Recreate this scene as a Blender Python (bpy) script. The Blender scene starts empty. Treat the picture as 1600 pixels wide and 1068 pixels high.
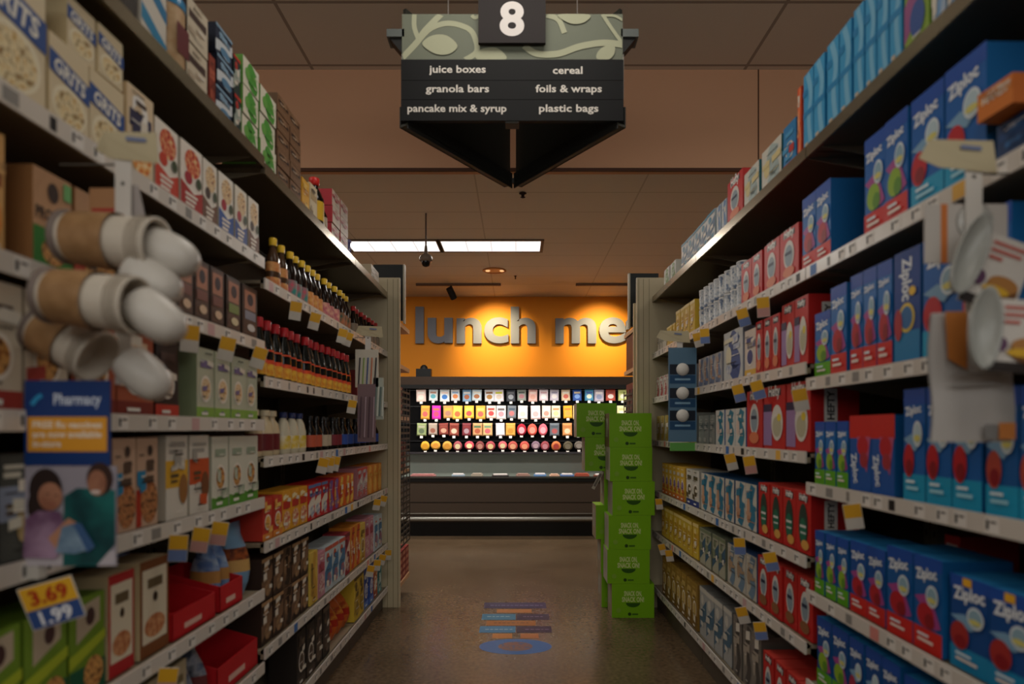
import bpy, math, random
from mathutils import Vector, Matrix
random.seed(8)
S = bpy.context.scene
COL = S.collection
R = math.radians
F = 940.0            # focal length in pixels of the 1600 px wide frame
H = 1.25             # camera height
XL, XR = 0.915, 0.955  # distance of the two shelf fronts from the camera axis

# ---------------------------------------------------------------- camera, world, lights, exposure
cd = bpy.data.cameras.new('camera'); cam = bpy.data.objects.new('camera', cd); COL.objects.link(cam)
cam.location = (0, 0, H); cam.rotation_euler = (R(90), 0, 0)
cd.sensor_width = 36; cd.lens = F / 1600 * 36
cd.shift_x = -8 / 1600; cd.shift_y = 137 / 1600
cd.clip_start = 0.05; cd.clip_end = 60
cd.dof.use_dof = True; cd.dof.focus_distance = 5.2; cd.dof.aperture_fstop = 1.7
S.camera = cam
w = bpy.data.worlds.new('world'); S.world = w; w.use_nodes = True
w.node_tree.nodes['Background'].inputs[0].default_value = (0.9, 0.75, 0.6, 1)
w.node_tree.nodes['Background'].inputs[1].default_value = 0.02
S.view_settings.view_transform = 'Standard'; S.view_settings.look = 'None'
S.view_settings.gamma = 1; S.view_settings.use_curve_mapping = False
S.view_settings.exposure = 0.0
S.cycles.use_denoising = True
S.cycles.max_bounces = 6

def area(name, loc, rot, sx, sy, power, col, spread=180):
    l = bpy.data.lights.new(name, 'AREA'); l.shape = 'RECTANGLE'; l.size = sx; l.size_y = sy
    l.energy = power; l.color = col; l.spread = R(spread)
    o = bpy.data.objects.new(name, l); COL.objects.link(o); o.location = loc; o.rotation_euler = rot
    return o
WARM = (1.0, 0.92, 0.82)
# the store's own ceiling troffers (area light just under each diffuser; fixtures are built further down)
UP_TROFFERS = [(-2.4, 2.3), (0.0, 2.3), (2.4, 2.3), (-2.4, -0.9), (0.0, -0.9), (2.4, -0.9)]
for x, y in UP_TROFFERS:
    area('troffer_light', (x, y, 3.70), (0, 0, 0), 1.15, 0.5, 10 if x == 0 and y > 0 else 8.5, WARM, 160)
LOW_TROFFERS = [(-1.20, 5.85), (-0.25, 5.85), (-3.2, 5.85), (3.0, 5.85)]  # last two are added out of view to lift the lower ceiling and floor
for x, y in LOW_TROFFERS:
    area('troffer_light', (x, y, 3.02), (0, 0, 0), 0.86, 0.34, 25, (1.0, 0.95, 0.88))
# fill lamp added behind the camera to brighten ceiling and soffit
area('shop_front_light', (0, -2.93, 2.75), (R(90), 0, 0), 8.4, 1.5, 62, (1.0, 0.98, 0.93))
area('case_light', (0, 7.275, 1.772), (R(42), 0, 0), 5.2, 0.03, 60, (1.0, 0.93, 0.84))
for x, tx in ((-0.81, -0.28), (1.45, 1.12)):      # spots of the two ceiling tracks
    l = bpy.data.lights.new('track_spot', 'SPOT'); l.energy = 105; l.color = (1.0, 0.80, 0.45)
    l.spot_size = R(84); l.spot_blend = 1.0; l.shadow_soft_size = 0.03
    o = bpy.data.objects.new('track_spot', l); COL.objects.link(o); o.location = (x * .15 + tx * .85, 7.34, 2.88)
    d = Vector((tx, 8.1, 2.38)) - Vector(o.location); o.rotation_euler = d.to_track_quat('-Z', 'Y').to_euler()

# ---------------------------------------------------------------- materials
def lin(c): return c / 12.92 if c <= 0.04045 else ((c + 0.055) / 1.055) ** 2.4
def rgb(h):
    h = h.lstrip('#'); return tuple(lin(int(h[i:i + 2], 16) / 255) for i in (0, 2, 4)) + (1,)
MATS = {}
def mat(key, rough=.5, metal=0, emit=0, spec=.3):
    """key is '#rrggbb', or '#rrggbb~#rrggbb' for a mottled print of two colours"""
    k = (key, rough, metal, emit, spec)
    if k in MATS: return MATS[k]
    m = bpy.data.materials.new('m_' + key.replace('#', '')); m.use_nodes = True
    n, l = m.node_tree.nodes, m.node_tree.links; b = n['Principled BSDF']
    b.inputs['Roughness'].default_value = rough; b.inputs['Metallic'].default_value = metal; b.inputs['Specular IOR Level'].default_value = spec
    if '~' in key:
        cs = key.split('~'); sc = 70
        if cs[-1].isdigit(): sc = int(cs.pop())
        tc = n.new('ShaderNodeTexCoord'); t = n.new('ShaderNodeTexNoise'); t.inputs['Scale'].default_value = sc
        t.inputs['Detail'].default_value = 3
        cr = n.new('ShaderNodeValToRGB'); e = cr.color_ramp.elements
        for i in range(len(cs) - 2): e.new(.5)
        for i, c in enumerate(cs):
            e[i].position = .36 + .28 * i / (len(cs) - 1); e[i].color = rgb(c)
        l.new(tc.outputs['Object'], t.inputs['Vector']); l.new(t.outputs[0], cr.inputs[0]); l.new(cr.outputs[0], b.inputs['Base Color'])
    else:
        b.inputs['Base Color'].default_value = rgb(key)
    if emit:
        b.inputs['Emission Color'].default_value = rgb(key); b.inputs['Emission Strength'].default_value = emit
    MATS[k] = m; return m
def M(x):
    return mat(x) if isinstance(x, str) else x
def grid_mat(name, c1, c2, bw, bh, mortar, off=(0, 0, 0), rough=.8):
    m = bpy.data.materials.new(name); m.use_nodes = True
    n, l = m.node_tree.nodes, m.node_tree.links; b = n['Principled BSDF']; b.inputs['Roughness'].default_value = rough
    tc = n.new('ShaderNodeTexCoord'); mp = n.new('ShaderNodeMapping'); mp.inputs['Location'].default_value = off
    t = n.new('ShaderNodeTexBrick'); t.offset = 0; t.inputs['Scale'].default_value = 1
    t.inputs['Brick Width'].default_value = bw; t.inputs['Row Height'].default_value = bh
    t.inputs['Mortar Size'].default_value = mortar; t.inputs['Mortar Smooth'].default_value = 0
    t.inputs['Color1'].default_value = rgb(c1); t.inputs['Color2'].default_value = rgb(c1); t.inputs['Mortar'].default_value = rgb(c2)
    ns = n.new('ShaderNodeTexNoise'); ns.inputs['Scale'].default_value = 60
    bp = n.new('ShaderNodeBump'); bp.inputs['Strength'].default_value = .15
    l.new(tc.outputs['Object'], mp.inputs[0]); l.new(mp.outputs[0], t.inputs['Vector']); l.new(t.outputs['Color'], b.inputs['Base Color'])
    l.new(tc.outputs['Object'], ns.inputs['Vector']); l.new(ns.outputs[0], bp.inputs['Height']); l.new(bp.outputs[0], b.inputs['Normal'])
    return m
def floor_mat():
    m = bpy.data.materials.new('polished_floor'); m.use_nodes = True
    n, l = m.node_tree.nodes, m.node_tree.links; b = n['Principled BSDF']
    tc = n.new('ShaderNodeTexCoord')
    a = n.new('ShaderNodeTexNoise'); a.inputs['Scale'].default_value = 2.2; a.inputs['Detail'].default_value = 8
    c = n.new('ShaderNodeTexNoise'); c.inputs['Scale'].default_value = 45; c.inputs['Detail'].default_value = 4
    mx = n.new('ShaderNodeMix'); mx.data_type = 'FLOAT'; mx.inputs[0].default_value = .7
    cr = n.new('ShaderNodeValToRGB'); cr.color_ramp.elements[0].position = .35; cr.color_ramp.elements[0].color = rgb('#50402f')
    cr.color_ramp.elements[1].position = .65; cr.color_ramp.elements[1].color = rgb('#715d47')
    rr = n.new('ShaderNodeMapRange'); rr.inputs[3].default_value = .17; rr.inputs[4].default_value = .27
    for t in (a, c): l.new(tc.outputs['Object'], t.inputs['Vector'])
    l.new(a.outputs[0], mx.inputs[2]); l.new(c.outputs[0], mx.inputs[3]); l.new(mx.outputs[0], cr.inputs[0])
    l.new(cr.outputs[0], b.inputs['Base Color']); l.new(a.outputs[0], rr.inputs[0]); l.new(rr.outputs[0], b.inputs['Roughness'])
    return m
CREAM = mat('#cabd9d', .45); RAILM = mat('#d3cbc0', .3); DECK = mat('#8c7f6a', .4); TOPM = mat('#7d705c', .28, .6)
BLACK = mat('#0e0e0f', .4); DARKG = mat('#2d2e2c', .4); STEEL = mat('#a7a9a6', .28, .9)
def gloss(key): return mat(key, .22)

# ---------------------------------------------------------------- mesh builder
TXT = {}
def text_geo(s, bold=.0):
    k = (s, bold)
    if k not in TXT:
        cu = bpy.data.curves.new('t', 'FONT'); cu.body = s; cu.size = 1; cu.offset = bold; cu.resolution_u = 2 if len(s) > 1 else 6
        cu.align_x = 'LEFT'; cu.dimensions = '2D'; cu.fill_mode = 'FRONT'
        o = bpy.data.objects.new('t', cu); COL.objects.link(o); bpy.context.view_layer.update()
        me = o.evaluated_get(bpy.context.evaluated_depsgraph_get()).to_mesh()
        vs = [tuple(v.co)[:2] for v in me.vertices]; fs = [tuple(p.vertices) for p in me.polygons]
        o.evaluated_get(bpy.context.evaluated_depsgraph_get()).to_mesh_clear()
        bpy.data.objects.remove(o); bpy.data.curves.remove(cu)
        x0, x1 = min(v[0] for v in vs), max(v[0] for v in vs); y0, y1 = min(v[1] for v in vs), max(v[1] for v in vs)
        TXT[k] = ([((x - (x0 + x1) / 2), (y - (y0 + y1) / 2)) for x, y in vs], fs, x1 - x0, y1 - y0)
    return TXT[k]
class MB:
    def __init__(s): s.v = []; s.f = []; s.m = []; s.mats = []; s.sm = []; s.off = 0
    def mi(s, m):
        m = M(m)
        if m not in s.mats: s.mats.append(m)
        return s.mats.index(m)
    def add(s, vs, fs, m, T=None, smooth=False):
        b = len(s.v); i = s.mi(m)
        s.v += [tuple(T @ Vector(v)) if T else tuple(v) for v in vs]
        for f in fs: s.f.append(tuple(b + k for k in f)); s.m.append(i); s.sm.append(smooth)
        return s
    def box(s, x0, x1, y0, y1, z0, z1, m, T=None, side=None, top=None, front=None):
        vs = [(x0, y0, z0), (x1, y0, z0), (x1, y1, z0), (x0, y1, z0), (x0, y0, z1), (x1, y0, z1), (x1, y1, z1), (x0, y1, z1)]
        s.add(vs, [(3, 2, 1, 0), (2, 3, 7, 6)], m, T)
        s.add(vs, [(4, 5, 6, 7)], top or m, T); s.add(vs, [(0, 1, 5, 4)], front or m, T)
        s.add(vs, [(1, 2, 6, 5), (3, 0, 4, 7)], side or m, T); return s
    def tube(s, a, b, r, m, n=10, r2=None):
        a, b = Vector(a), Vector(b); q = (b - a).to_track_quat('Z', 'Y').to_matrix(); r2 = r if r2 is None else r2
        vs = [a + q @ Vector((r * math.cos(t), r * math.sin(t), 0)) for t in [2 * math.pi * k / n for k in range(n)]]
        vs += [b + q @ Vector((r2 * math.cos(t), r2 * math.sin(t), 0)) for t in [2 * math.pi * k / n for k in range(n)]]
        s.add(vs, [(k, (k + 1) % n, n + (k + 1) % n, n + k) for k in range(n)], m, smooth=True)
        s.add(vs, [tuple(range(n))[::-1], tuple(range(n, 2 * n))], m); return s
    def lathe(s, prof, m, n=18, T=None, caps=True, sx=1, sy=1):
        vs = [(r * sx * math.cos(2 * math.pi * k / n), r * sy * math.sin(2 * math.pi * k / n), z) for r, z in prof for k in range(n)]
        s.add(vs, [(j * n + k, j * n + (k + 1) % n, (j + 1) * n + (k + 1) % n, (j + 1) * n + k) for j in range(len(prof) - 1) for k in range(n)], m, T, True)
        if caps: s.add(vs, [tuple(range(n))[::-1], tuple(range((len(prof) - 1) * n, len(prof) * n))], m, T)
        return s
    # flat print on a face whose plane is y = y0, facing -y (x to the side, z up)
    def lay(s): s.off += .00045; return -s.off
    def poly(s, pts, m, y0=0, T=None):
        y = y0 + s.lay(); return s.add([(x, y, z) for x, z in pts], [tuple(range(len(pts)))], m, T)
    def rect(s, x0, x1, z0, z1, m, y0=0, T=None): return s.poly([(x0, z0), (x1, z0), (x1, z1), (x0, z1)], m, y0, T)
    def disc(s, cx, cz, rx, rz, m, y0=0, T=None, n=20):
        return s.poly([(cx + rx * math.cos(2 * math.pi * k / n), cz + rz * math.sin(2 * math.pi * k / n)) for k in range(n)], m, y0, T)
    def stroke(s, pts, wd, m, y0=0, clip=None, T=None):
        y = y0 + s.lay(); P = [Vector(p) for p in pts]; Q = []
        for i in range(len(P) - 1):                                # catmull-rom
            p0, p1, p2, p3 = P[max(i - 1, 0)], P[i], P[i + 1], P[min(i + 2, len(P) - 1)]
            for k in range(6):
                t = k / 6; Q.append(.5 * ((2 * p1) + (p2 - p0) * t + (2 * p0 - 5 * p1 + 4 * p2 - p3) * t * t + (3 * p1 - p0 - 3 * p2 + p3) * t ** 3))
        Q.append(P[-1]); vs = []
        for i, q in enumerate(Q):
            d = (Q[min(i + 1, len(Q) - 1)] - Q[max(i - 1, 0)]).normalized(); nn = Vector((-d[1], d[0])) * wd / 2
            for sgn in (1, -1):
                p = q + nn * sgn
                if clip: p = Vector((min(max(p[0], clip[0]), clip[1]), min(max(p[1], clip[2]), clip[3])))
                vs.append((p[0], y, p[1]))
        return s.add(vs, [(2 * i, 2 * i + 2, 2 * i + 3, 2 * i + 1) for i in range(len(Q) - 1)], m, T)
    def text(s, t, cx, cz, m, width=None, size=None, y0=0, bold=.0, rot=0, depth=0, T=None, squash=1):
        vs, fs, W, Hh = text_geo(t, bold)
        k = size if size else width / W; kx = width / W if width else k
        if width and size is None: k = kx * squash
        c, sn = math.cos(R(rot)), math.sin(R(rot)); y = y0 + s.lay()
        P = [(cx + x * kx * c - z * k * sn, cz + x * kx * sn + z * k * c) for x, z in vs]
        s.add([(x, y - depth, z) for x, z in P], fs, m, T)
        if depth:
            n = len(P); from collections import Counter
            ed = Counter(); dr = {}
            for f in fs:
                for a, b in zip(f, f[1:] + f[:1]): ed[frozenset((a, b))] += 1; dr[frozenset((a, b))] = (a, b)
            s.add([(x, y - depth, z) for x, z in P] + [(x, y, z) for x, z in P],
                  [(dr[e][1], dr[e][0], dr[e][0] + n, dr[e][1] + n) for e, c_ in ed.items() if c_ == 1], m, T)
        return s
    def build(s, name, parent=None, loc=(0, 0, 0), rz=0, me=None):
        if me is None:
            me = bpy.data.meshes.new(name); me.from_pydata(s.v, [], s.f)
            for m in s.mats: me.materials.append(m)
            me.polygons.foreach_set('material_index', s.m); me.polygons.foreach_set('use_smooth', s.sm); me.update()
        o = bpy.data.objects.new(name, me); COL.objects.link(o); o.location = loc; o.rotation_euler = (0, 0, rz)
        if parent: o.parent = parent
        return o
def tag(o, label, cat, group=None):
    o['label'] = label; o['category'] = cat
    if group: o['group'] = group
    return o
def empty(name, loc=(0, 0, 0), rz=0, parent=None):
    o = bpy.data.objects.new(name, None); COL.objects.link(o); o.location = loc; o.rotation_euler = (0, 0, rz); o.empty_display_size = .05
    if parent: o.parent = parent
    return o
def struct(o): o['kind'] = 'structure'; return o
def cp(o, loc=None, rz=None):
    r = o.copy(); COL.objects.link(r)
    if loc is not None: r.location = loc
    if rz is not None: r.rotation_euler = (0, 0, rz)
    for c in list(o.children):
        d = c.copy(); COL.objects.link(d); d.parent = r
        for g in list(c.children):
            e = g.copy(); COL.objects.link(e); e.parent = d
    return r

# ---------------------------------------------------------------- the room
ZU, ZL, YS, YW = 3.75, 3.04, 4.18, 8.10          # upper ceiling, lower ceiling, soffit face, end wall
struct(MB().box(-5, 5, -3, 8.2, -.1, 0, floor_mat()).build('floor'))
struct(MB().box(-5, 5, -3, YS, ZU, ZU + .1, grid_mat('ceiling_tiles', '#dcd4c8', '#a0958a', 3.0, .61, .011, (1.42, .17 - .03, 0))).build('ceiling'))
struct(MB().box(-5, 5, YS + .04, 8.2, ZL, ZL + .08, grid_mat('ceiling_tiles_low', '#dcd4c8', '#c2b8aa', 1.22, .41, .006, (.3, -.03, 0))).build('ceiling_back'))
struct(MB().box(-5, 5, YS, YS + .04, ZL, ZU, mat('#cfa07e', .8)).build('wall_soffit'))
struct(MB().box(-5, 5, YS - .015, YS, ZL, ZL + .022, mat('#4a2a18', .6)).build('trim_1'))
struct(MB().box(1.672, 1.680, YS - .004, YS, ZL + .022, ZU, mat('#5a3a28', .7)).build('trim_2'))
struct(MB().box(-5, 5, YW, YW + .1, 0, ZL, mat('#e08a12', .6)).build('wall_back'))
struct(MB().box(-5.1, -5, -3, 8.2, 0, ZU, mat('#9a7a60', .7)).build('wall_left'))
struct(MB().box(5, 5.1, -3, 8.2, 0, ZU, mat('#9a7a60', .7)).build('wall_right'))
struct(MB().box(-5, 5, -3.1, -3, 0, ZU, mat('#9a7a60', .7)).build('wall_front'))
for k in range(3):  # glowing panels added out of view to go with the fill lamp
    wn = struct(MB().box(-4.2 + k * 2.8, -1.45 + k * 2.8, -3, -2.96, 1.92, 3.58, mat('#3c3833', .4)).build(f'window_{k + 1}'))
    struct(MB().box(-4.14 + k * 2.8, -1.51 + k * 2.8, -2.96, -2.955, 1.98, 3.52, mat('#dfe3e6', .3, 0, .6)).build('window_pane', wn))

def troffer(x, y, z, sx, sy, em, label):
    t = empty('ceiling_light', (x, y, z)); tag(t, label, 'ceiling light', 'fluorescent ceiling lights')
    m = MB(); a, b = sx / 2, sy / 2; fr = mat('#6b5a4c', .5)
    for q in ((-a - .03, a + .03, -b - .03, -b), (-a - .03, a + .03, b, b + .03), (-a - .03, -a, -b, b), (a, a + .03, -b, b)):
        m.box(q[0], q[1], q[2], q[3], -.012, 0, fr)
    m.build('frame', t)
    d = MB(); d.box(-a, a, -b, b, -.008, 0, mat('#f3f0ee', .5, 0, em)); d.build('diffuser', t)
    l = MB()
    for k in range(1, 4): l.box(-a + sx * k / 4 - .004, -a + sx * k / 4 + .004, -b, b, -.010, -.008, mat('#c9c6c4', .5, 0, em * .7))
    l.build('louver', t)
for i, (x, y) in enumerate(UP_TROFFERS):
    if y > 0: troffer(x, y, ZU, 1.2, .55, 1.2, ['ceiling light above the cereal rack, outside the picture', 'ceiling light over the aisle just before the hanging sign', 'ceiling light above the bag rack, outside the picture'][i % 3])
troffer(-1.20, 5.85, ZL, .86, .33, 1.25, 'bright ceiling light beyond the soffit with the camera pole crossing it')
troffer(-0.25, 5.85, ZL, .95, .33, 1.25, 'bright ceiling light beyond the soffit, longer one beside the camera pole')
troffer(-3.2, 5.85, ZL, .95, .33, 1.25, 'ceiling light beyond the soffit hidden behind the syrup rack')  # this fixture and the next are added for extra light
troffer(3.0, 5.85, ZL, .95, .33, 1.25, 'ceiling light beyond the soffit hidden behind the cup rack')
# ceiling camera on a pole
t = empty('security_camera', (-.755, 4.98, ZL)); tag(t, 'dome security camera on a thin pole under the ceiling', 'camera')
MB().tube((0, 0, 0), (0, 0, -.29), .007, '#5e4c40').build('pole', t)
MB().lathe([(.010, -.27), (.014, -.31), (.018, -.335), (.045, -.35), (.055, -.375), (.052, -.395), (.036, -.40)], '#7b6c5e').build('housing', t)
MB().lathe([(.036, -.398), (.034, -.42), (.026, -.435), (.010, -.442)], gloss('#0b0b0b')).build('lens_dome', t)
for x, y, s_, lab in ((.043, 4.55, .022, 'dark fire sprinkler head below the point of the aisle sign'), (-.02, 7.0, .012, 'small dark fire sprinkler head beside the round ceiling light')):
    tag(MB().lathe([(s_, 0), (s_ * 1.3, -.005), (s_ * .6, -.012), (s_ * .5, -.03), (s_ * .9, -.034), (s_ * .2, -.04)], '#2a1712').build('fire_sprinkler', None, (x, y, ZL)), lab, 'sprinkler')
t = empty('recessed_downlight', (-.255, 6.76, ZL)); tag(t, 'small round recessed downlight glowing orange near the track', 'downlight')
MB().lathe([(.13, 0), (.135, -.006), (.115, -.012), (.10, -.004)], '#c98a55', caps=False).build('trim_ring', t)
MB().lathe([(.10, -.001), (.098, -.003)], '#d89a62').build('reflector', t)
for sx in (-.075, .085): MB().lathe([(.028, -.003), (.022, -.012), (.004, -.015)], mat('#ffc78a', .4, 0, .9), T=Matrix.Translation((sx, 0, 0))).build('bulb', t)
for x0, x1, hx, lab in ((-1.24, -.20, -.81, 'ceiling track with a black spot head pointing at the lettering'), (.72, 1.75, 1.45, 'second ceiling track light, running behind the black header of the bag rack')):
    t = empty('track_light', ((x0 + x1) / 2, 7.38, ZL)); tag(t, lab, 'track light', 'ceiling track lights')
    a = (x1 - x0) / 2; MB().box(-a, a, -.02, .02, -.025, 0, '#6d5544').build('rail', t)
    hx -= (x0 + x1) / 2
    h = MB().tube((hx, 0, -.025), (hx, 0, -.07), .012, '#151515').tube((hx - .02, -.03, -.06), (hx + .03, .05, -.17), .042, '#121212').build('spot_head', t)

# lettering on the end wall
LZ = H + (671 - 509) / F * YW
def letter_row(s, px0, px1, cz, hgt):
    """each letter its own object, laid out like the sign on the wall"""
    _, _, W, _ = text_geo(s, .028); k = (px1 - px0) / F * YW / W; x = (px0 - 808) / F * YW
    vs, _, W0, H0 = text_geo('h', .028); base = cz
    sq = hgt / (k * H0)
    for i, ch in enumerate(s):
        if ch == ' ': continue
        _, _, Wa, _ = text_geo(s[:i + 1], .028); _, _, Wc, Hc = text_geo(ch, .028)
        cx = x + (Wa - Wc / 2) * k
        m = MB(); m.text(ch, 0, 0, mat('#70727a', .5), size=k, bold=.028, depth=.05)
        m.v = [(a, b, c * sq) for a, b, c in m.v]
        o = m.build('sign_letter', None, (cx, YW - .004, base + Hc * k * sq / 2))
        o['label'] = f'grey raised letter {ch.upper()} of the lunch meat lettering' ; o['category'] = 'letter'; o['group'] = 'grey lettering on the orange wall'
        lab = {0: 'first', 3: 'fourth', 4: 'fifth', 1: 'second', 2: 'third'}
        if i < 5: o['label'] = f'grey raised letter {ch.upper()} of the word lunch on the orange wall'
        else: o['label'] = f'grey raised letter {ch.upper()} of the word meat on the orange wall'
_, _, Wf, _ = text_geo('lunch me', .028); _, _, Wm, _ = text_geo('lunch meat', .028)
letter_row('lunch meat', 650, 650 + (977 - 650) * Wm / Wf, H + (671 - 537) / F * YW, 57 / F * YW)

# ---------------------------------------------------------------- hanging aisle sign
SY = 2.9; K = SY / F
def sx(px): return (px - 801) * K
def sz(py): return H + (671 - py) * K
sg = empty('aisle_sign', ((801 - 808) * K, SY, 0)); tag(sg, 'hanging triangular aisle sign with number 8 and six product words', 'aisle sign')
GRN, LEAF = mat('#6b7060', .6), mat('#a4a68a', .6)
m = MB(); zx = lambda a: sx(580 + a / 3.56); zz = lambda b: sz(b / 3.56)
m.box(sx(628), sx(973), 0, .02, sz(94), sz(22), GRN)
cl = (sx(629), sx(972), sz(93.5), sz(22.5))
for pts, wd in (([(240, 80), (240, 150), (262, 215)], 26), ([(390, 78), (300, 170), (255, 235), (170, 325)], 34),
                ([(265, 225), (330, 160), (430, 130), (540, 160), (580, 220), (585, 290), (520, 335)], 30),
                ([(560, 85), (575, 100), (600, 90)], 20), ([(975, 85), (1040, 110), (1075, 185)], 30),
                ([(850, 255), (920, 300), (1040, 300), (1160, 260), (1290, 240), (1400, 250)], 36),
                ([(1285, 80), (1330, 150), (1390, 235)], 20), ([(1290, 90), (1350, 90), (1400, 115)], 14)):
    m.stroke([(zx(a), zz(b)) for a, b in pts], wd / 3.56 * K, LEAF, 0, cl)
for pts in ([(285, 240), (340, 200), (420, 200), (480, 255), (440, 300), (370, 305), (310, 275)], [(600, 285), (650, 268), (710, 275), (750, 333), (590, 333)],
            [(1040, 84), (1080, 122), (1130, 137), (1190, 125), (1212, 84)], [(1258, 333), (1255, 300), (1290, 265), (1350, 255), (1352, 300), (1322, 333)]):
    q_ = []
    for i in range(len(pts)):
        p0, p1, p2, p3 = (Vector(pts[(i + j) % len(pts)]) for j in (-1, 0, 1, 2))
        for t in (0, .25, .5, .75): q_.append(.5 * ((2 * p1) + (p2 - p0) * t + (2 * p0 - 5 * p1 + 4 * p2 - p3) * t * t + (3 * p1 - p0 - 3 * p2 + p3) * t ** 3))
    m.poly([(zx(min(max(a, 174), 1396)), zz(min(max(b, 81), 334))) for a, b in q_][::1], LEAF)
m.build('leaf_panel', sg)
rows = [(94, 127, 'juice boxes', 480, 315, 'cereal', 1092, 165, 395), (127, 157, 'granola bars', 480, 352, 'foils & wraps', 1098, 368, 503), (157, 190, 'pancake mix & syrup', 478, 550, 'plastic bags', 1098, 330, 612)]
for a, b, t1, c1, w1, t2, c2, w2, ty in rows:
    m = MB(); m.box(sx(627), sx(974), -.006, .018, sz(b - .7), sz(a), mat('#0d0e0f', .6, 0, 0, .2))
    for t_, c_, w_ in ((t1, c1, w1), (t2, c2, w2)):
        m.text(t_, zx(c_), zz(ty), mat('#d8d2c8', .5), width=w_ / 3.56 * K, size=.050, y0=-.006, bold=.02)
    m.build('word_panel', sg)
m = MB(); m.box(sx(748), sx(852), -.03, -.012, sz(73), sz(-40), mat('#241e1d', .6, 0, 0, .2))
m.text('8', sx(800), sz(36), mat('#dad4cf', .5), width=38 * K, size=.215, y0=-.03, bold=.035); m.build('number_plate', sg)
top_z, bot_z = sz(10), sz(190)
apex_y = 3.64 - SY
for sgn, xs, xa in ((-1, sx(630), -.030), (1, sx(972), .024)):
    a, b = Vector((xs, .02)), Vector((xa, apex_y)); d = (b - a).normalized(); n_ = Vector((d.y, -d.x)) * (-sgn)
    L = (b - a).length
    def slab(mm, o0, o1, z0, z1, mt, s0=0, s1=L):
        P = [a + d * s0 + n_ * o0, a + d * s1 + n_ * o0, a + d * s1 + n_ * o1, a + d * s0 + n_ * o1]
        vs = [(p.x, p.y, z0) for p in P] + [(p.x, p.y, z1) for p in P]
        mm.add(vs, [(0, 1, 2, 3), (7, 6, 5, 4), (0, 4, 5, 1), (1, 5, 6, 2), (2, 6, 7, 3), (3, 7, 4, 0)], mt)
    m = MB(); slab(m, -.006, .012, bot_z + .02, top_z, mat('#2a2a24', .5)); m.build('side_panel', sg)
    m = MB(); slab(m, -.03, -.022, bot_z - .012, bot_z + .09, mat('#23241f', .5)); slab(m, -.03, .028, bot_z - .012, bot_z, mat('#37382f', .5)); slab(m, .022, .028, bot_z - .03, bot_z + .06, mat('#1b1c1a', .5)); m.build('bottom_channel', sg)
    m = MB(); m.box(xs - .012 if sgn < 0 else xs - .004, xs + .004 if sgn < 0 else xs + .012, .02, .035, sz(150), sz(80), mat('#c9c4b8', .5)); m.build('corner_strip', sg)
    m = MB(); e = xs + sgn * .04
    m.box(min(xs - sgn * .005, e + sgn * .04), max(xs - sgn * .005, e + sgn * .04), .0, .09, sz(57), sz(45), mat('#5c625f', .4))
    m.add([(xs, .01, sz(57)), (e + sgn * .03, .01, sz(57)), (xs, .01, sz(84)), (xs, .07, sz(57)), (e + sgn * .03, .07, sz(57)), (xs, .07, sz(84))], [(0, 1, 2), (3, 5, 4), (0, 2, 5, 3), (0, 3, 4, 1), (1, 4, 5, 2)], mat('#131413', .5)); m.build('bracket', sg)
    MB().tube((xs * .6, .05, top_z - .02), (xs * .6, .05, ZU), .003, '#777069').build('cable', sg)
MB().box(-.035, .03, .0, .06, sz(192), sz(187), '#3c3c36').box(-.034, .028, apex_y - .02, apex_y + .0, bot_z, bot_z + .03, '#1a1a17').build('corner_joint', sg)

# ---------------------------------------------------------------- shelving
LN = [2.23, 1.865, 1.565, 1.283, 1.005, .675, .411, .15]
LF = [2.21, 1.795, 1.44, 1.15, .84, .455, .15]
RN = [2.18, 1.78, 1.415, 1.075, .725, .43, .15]
RM = [2.18, 1.78, 1.47, 1.175, .83, .545, .165]
DEPTH = .44
def price_rail(w_, front):
    m = MB(); m.box(0, w_, -.006, 0, -.036, .004, RAILM); m.off = 0
    x = .03
    while x < w_ - .06:
        g = random.random(); wd = random.uniform(.018, .045)
        if g < .18: m.rect(x, x + wd * .9, -.03, -.003, '#1e1c1c' if random.random() < .3 else '#8e8a84', -.006)
        elif g < .27: m.rect(x, x + .04, -.034, 0, random.choice(['#3c6fb0', '#e8b34a', '#d98a80', '#caa2a0']), -.006)
        else:
            m.off = 0; m.rect(x, x + .036, -.032, -.001, '#e7e2da', -.006); m.rect(x + .003, x + .010, -.026, -.006, '#3a3836', -.006); m.rect(x + .014, x + .03, -.012, -.007, '#77736e', -.006)
        m.off = 0; x += random.uniform(.05, .12)
    return m
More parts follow.
